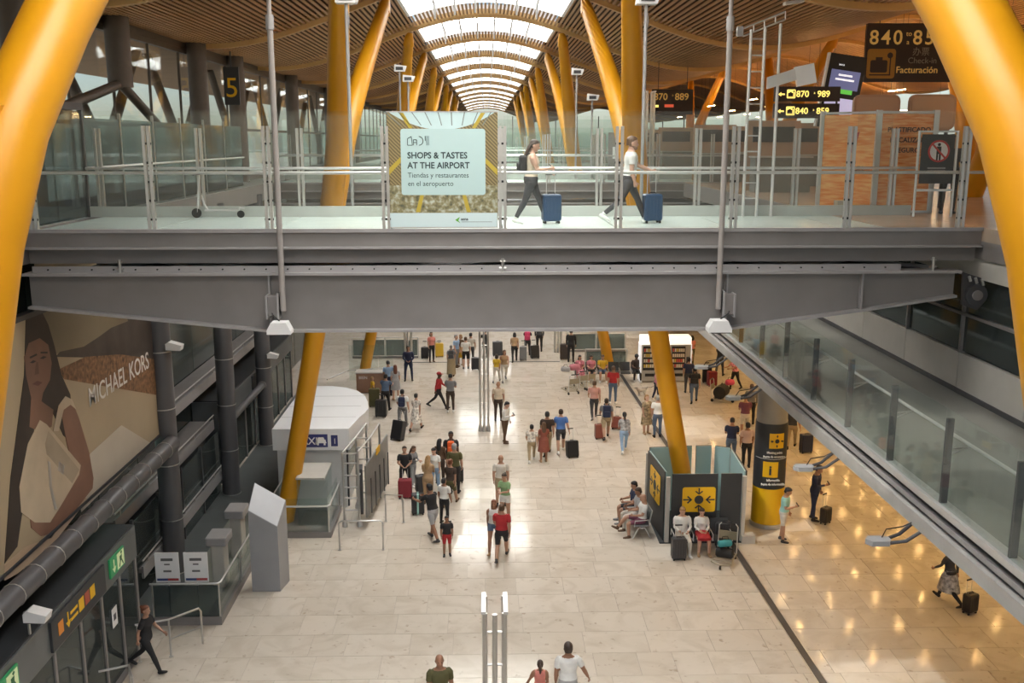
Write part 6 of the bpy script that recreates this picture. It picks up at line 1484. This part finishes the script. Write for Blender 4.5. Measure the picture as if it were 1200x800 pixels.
# ---- benches with seated people
SEATM = mat('bench_steel', (.30, .32, .33), .4, .5, .08, 8)
def bench(label, x, y, rz, n, dark=False):
    t = thing('bench', label, 'bench', (x, y, 0), R(rz)); w = .58
    mt = CHAR if dark else SEATM
    for i in range(n):
        cx = (i - (n - 1) / 2) * w
        MB().rbox((cx, 0, .42), (w - .06, .48, .035), .04).build('seat', mt, t); MB().box((cx, .27, .68), (w - .06, .03, .46), rot=Matrix.Rotation(R(-12), 3, 'X')).build('backrest', mt, t)
    for i in range(n + 1):
        cx = (i - n / 2) * w
        MB().tube([(cx, -.24, .40), (cx, -.22, .60), (cx, .2, .62), (cx, .24, .42)], .016, 6).build('armrest', RAIL, t)
    MB().bb(-n * w / 2, n * w / 2, -.04, .04, .34, .39).build('beam', RAIL, t)
    for i in (0, n):
        cx = (i - n / 2) * w * .96
        MB().tube([(cx, -.28, .02), (cx, -.1, .36), (cx, .1, .36), (cx, .28, .02)], .02, 6).build('leg', RAIL, t)
    return t
def seated(label, bx, by, rz, i, n, pose='sit', sex='m', h=1.72, **kw):
    m = Matrix.Rotation(R(rz), 3, 'Z'); q = m @ Vector(((i - (n - 1) / 2) * .58, .06, 0))
    s = h / 1.75
    return person(label, 0, 0, pose, sex, rz, h, loc=(bx + q.x, by + q.y), sitz=.44 - (.53 - .105) * s, group='seated travellers', **kw)
bx, by = 4.65, 29.1
bench('grey metal bench beside the left wall of the booth', bx, by, -86, 3)
seated('seated bald man in white shirt on the left booth bench', bx, by, -86, 2, 3, 'sitcross', 'm', top='white', bottom='purple', legs='shorts', hair=None, shoe='brown', sk='m')
seated('seated man in grey shirt with crossed legs on booth bench', bx, by, -86, 1, 3, 'sit', 'm', top='lgrey', bottom='offwhite', legs='long', hair=('short', 'dbrown'), shoe='brown', sk='t')
seated('seated person in navy nearest the camera on booth bench', bx, by, -86, 0, 3, 'sit', 'm', top='navy', bottom='charcoal', legs='shorts', hair=('short', 'black'), shoe='grey', sk='m')
bx2, by2 = 6.35, 27.35
bench('grey metal bench before the booth front under yellow sign', bx2, by2, 0, 3, True)
seated('seated person in white hoodie before the booth front', bx2, by2, 0, 0, 3, 'sit', 'm', top='white', bottom='offwhite', sleeve='long', hair=('short', 'blond'), shoe='white', sk='l')
seated('seated woman in white top and red skirt before the booth', bx2, by2, 0, 1, 3, 'sit', 'f', 1.66, top='white', bottom='red', sleeve='long', legs='short', hair=('long', 'dbrown'), shoe='tan', sk='l', skirt=('red', .42))
suitcase('dark upright suitcase before the person in white hoodie', 795, 655, 'charcoal', 3, .62, .42, .28, .35)
suitcase('tall charcoal suitcase at the right of the booth bench', 846, 640, 'charcoal', -8, .75, .44, .3, 0)
def trolley(label, x, y, rz):
    t = thing('luggage_trolley', label, 'trolley', (x, y, 0), R(rz), 'luggage trolleys')
    GLD = mat('trolley_metal', (.42, .38, .28), .4, .6, .1)
    MB().tube([(-.28, .4, .16), (-.28, -.45, .16), (0, -.62, .16), (.28, -.45, .16), (.28, .4, .16)], .02, 8).build('base_frame', GLD, t)
    for k in range(4): MB().cyl((-.27, .3 - .2 * k, .16), (.27, .3 - .2 * k, .16), .012, n=6).build('deck_bar', GLD, t)
    MB().tube([(-.28, .38, .16), (-.27, .48, .95), (-.2, .5, 1.02), (.2, .5, 1.02), (.27, .48, .95), (.28, .38, .16)], .018, 8).build('push_frame', RAIL, t); MB().cyl((-.2, .5, 1.02), (.2, .5, 1.02), .026, n=8).build('handle', BLACK, t)
    MB().bb(-.26, .26, .42, .46, .55, .8).build('basket_panel', GLD, t)
    for (x_, y_) in ((-.26, .36), (.26, .36), (0, -.55)): MB().cyl((x_ - .02, y_, .07), (x_ + .02, y_, .07), .07, n=12).build('wheel', BLACK, t)
    return t
q = at_z(832, 652); trolley('loaded luggage trolley at the right of the booth bench', q.x + .32, q.y - .4, -25)
def duffel(label, x, y, z, col, L_=.5, r=.16, rz=0):
    t = thing('duffel_bag', label, 'bag', (x, y, z), R(rz)); MB().tube([(-L_ / 2, 0, r), (-L_ / 2 + .05, 0, r), (0, 0, r * 1.05), (L_ / 2 - .05, 0, r), (L_ / 2, 0, r)], [r * .7, r, r * 1.02, r, r * .7], 14).build('bag_body', mat('bag_' + col, PAL[col], .65, 0, .12, 10), t, smooth=50)
    MB().tube([(-.1, 0, 2 * r), (-.08, 0, 2 * r + .1), (.08, 0, 2 * r + .1), (.1, 0, 2 * r)], .012, 6).build('handle', BLACK, t); MB().cyl((-L_ / 2 + .03, 0, 2 * r + .0), (L_ / 2 - .03, 0, 2 * r + .0), .008, n=5).build('zip', BLACK, t)
duffel('black duffel bag on the trolley by the booth', q.x + .3, q.y - .5, .185, 'black', .5, .15, -25); duffel('teal bag on top of the black duffel by the booth', q.x + .3, q.y - .48, .51, 'teal', .4, .11, 10)
# far bench with sitters and trolleys
bx3, by3 = 6.15, 48.6
bench('dark far bench under the rail before the vending machines', bx3, by3, 0, 6, True)
for i, kw in enumerate((dict(label='seated woman in pink flowered dress at far bench left', sex='f', top='pink', bottom='pink', legs='short', hair=('long', 'black'), sk='m', skirt=(floral('pink', 'floral_pink'), .6), topmat=floral('pink', 'floral_pink')), dict(label='seated woman in pink and black at the far bench', sex='f', top='pink', bottom='black', legs='shorts', hair=('long', 'black'), sk='l'), dict(label='seated person in yellow shirt at the far bench', sex='m', top='yellow', bottom='denim', legs='shorts', hair=('short', 'brown'), sk='m'), dict(label='seated person in dark brown reading at the far bench end', sex='m', top='dbrown', bottom='black', legs='long', hair=('afro', 'black'), sk='d'))):
    lab = kw.pop('label'); seated(lab, bx3, by3, 0, (0, 1, 2, 5)[i], 6, 'sit', kw.pop('sex'), 1.68, shoe='white', **kw)
for k, (px, py) in enumerate(((669, 462), (679, 458), (688, 456))):
    q = at_z(px, py); trolley(f'{["left", "middle", "right"][k]} trolley of the nested row before the far bench', q.x, q.y + .3, 200)
q = at_z(673, 452); duffel('pink bag lying on the nested trolley row', q.x, q.y, .8, 'pink', .5, .16, 10); duffel('grey jacket bundle on the left nested trolley', q.x - .45, q.y - .1, .75, 'lgrey', .45, .13, -20)
# laden trolley under the gallery
q = at_z(845, 470); trolley('laden trolley under the gallery edge', q.x, q.y, 60); duffel('bulky black bag piled on the trolley under the gallery', q.x, q.y, .185, 'black', .8, .3, 60); duffel('hot pink bag on the pile under the gallery', q.x + .35, q.y - .1, .8, 'hot', .4, .14, 10)
for o in bpy.data.objects: clean(o)
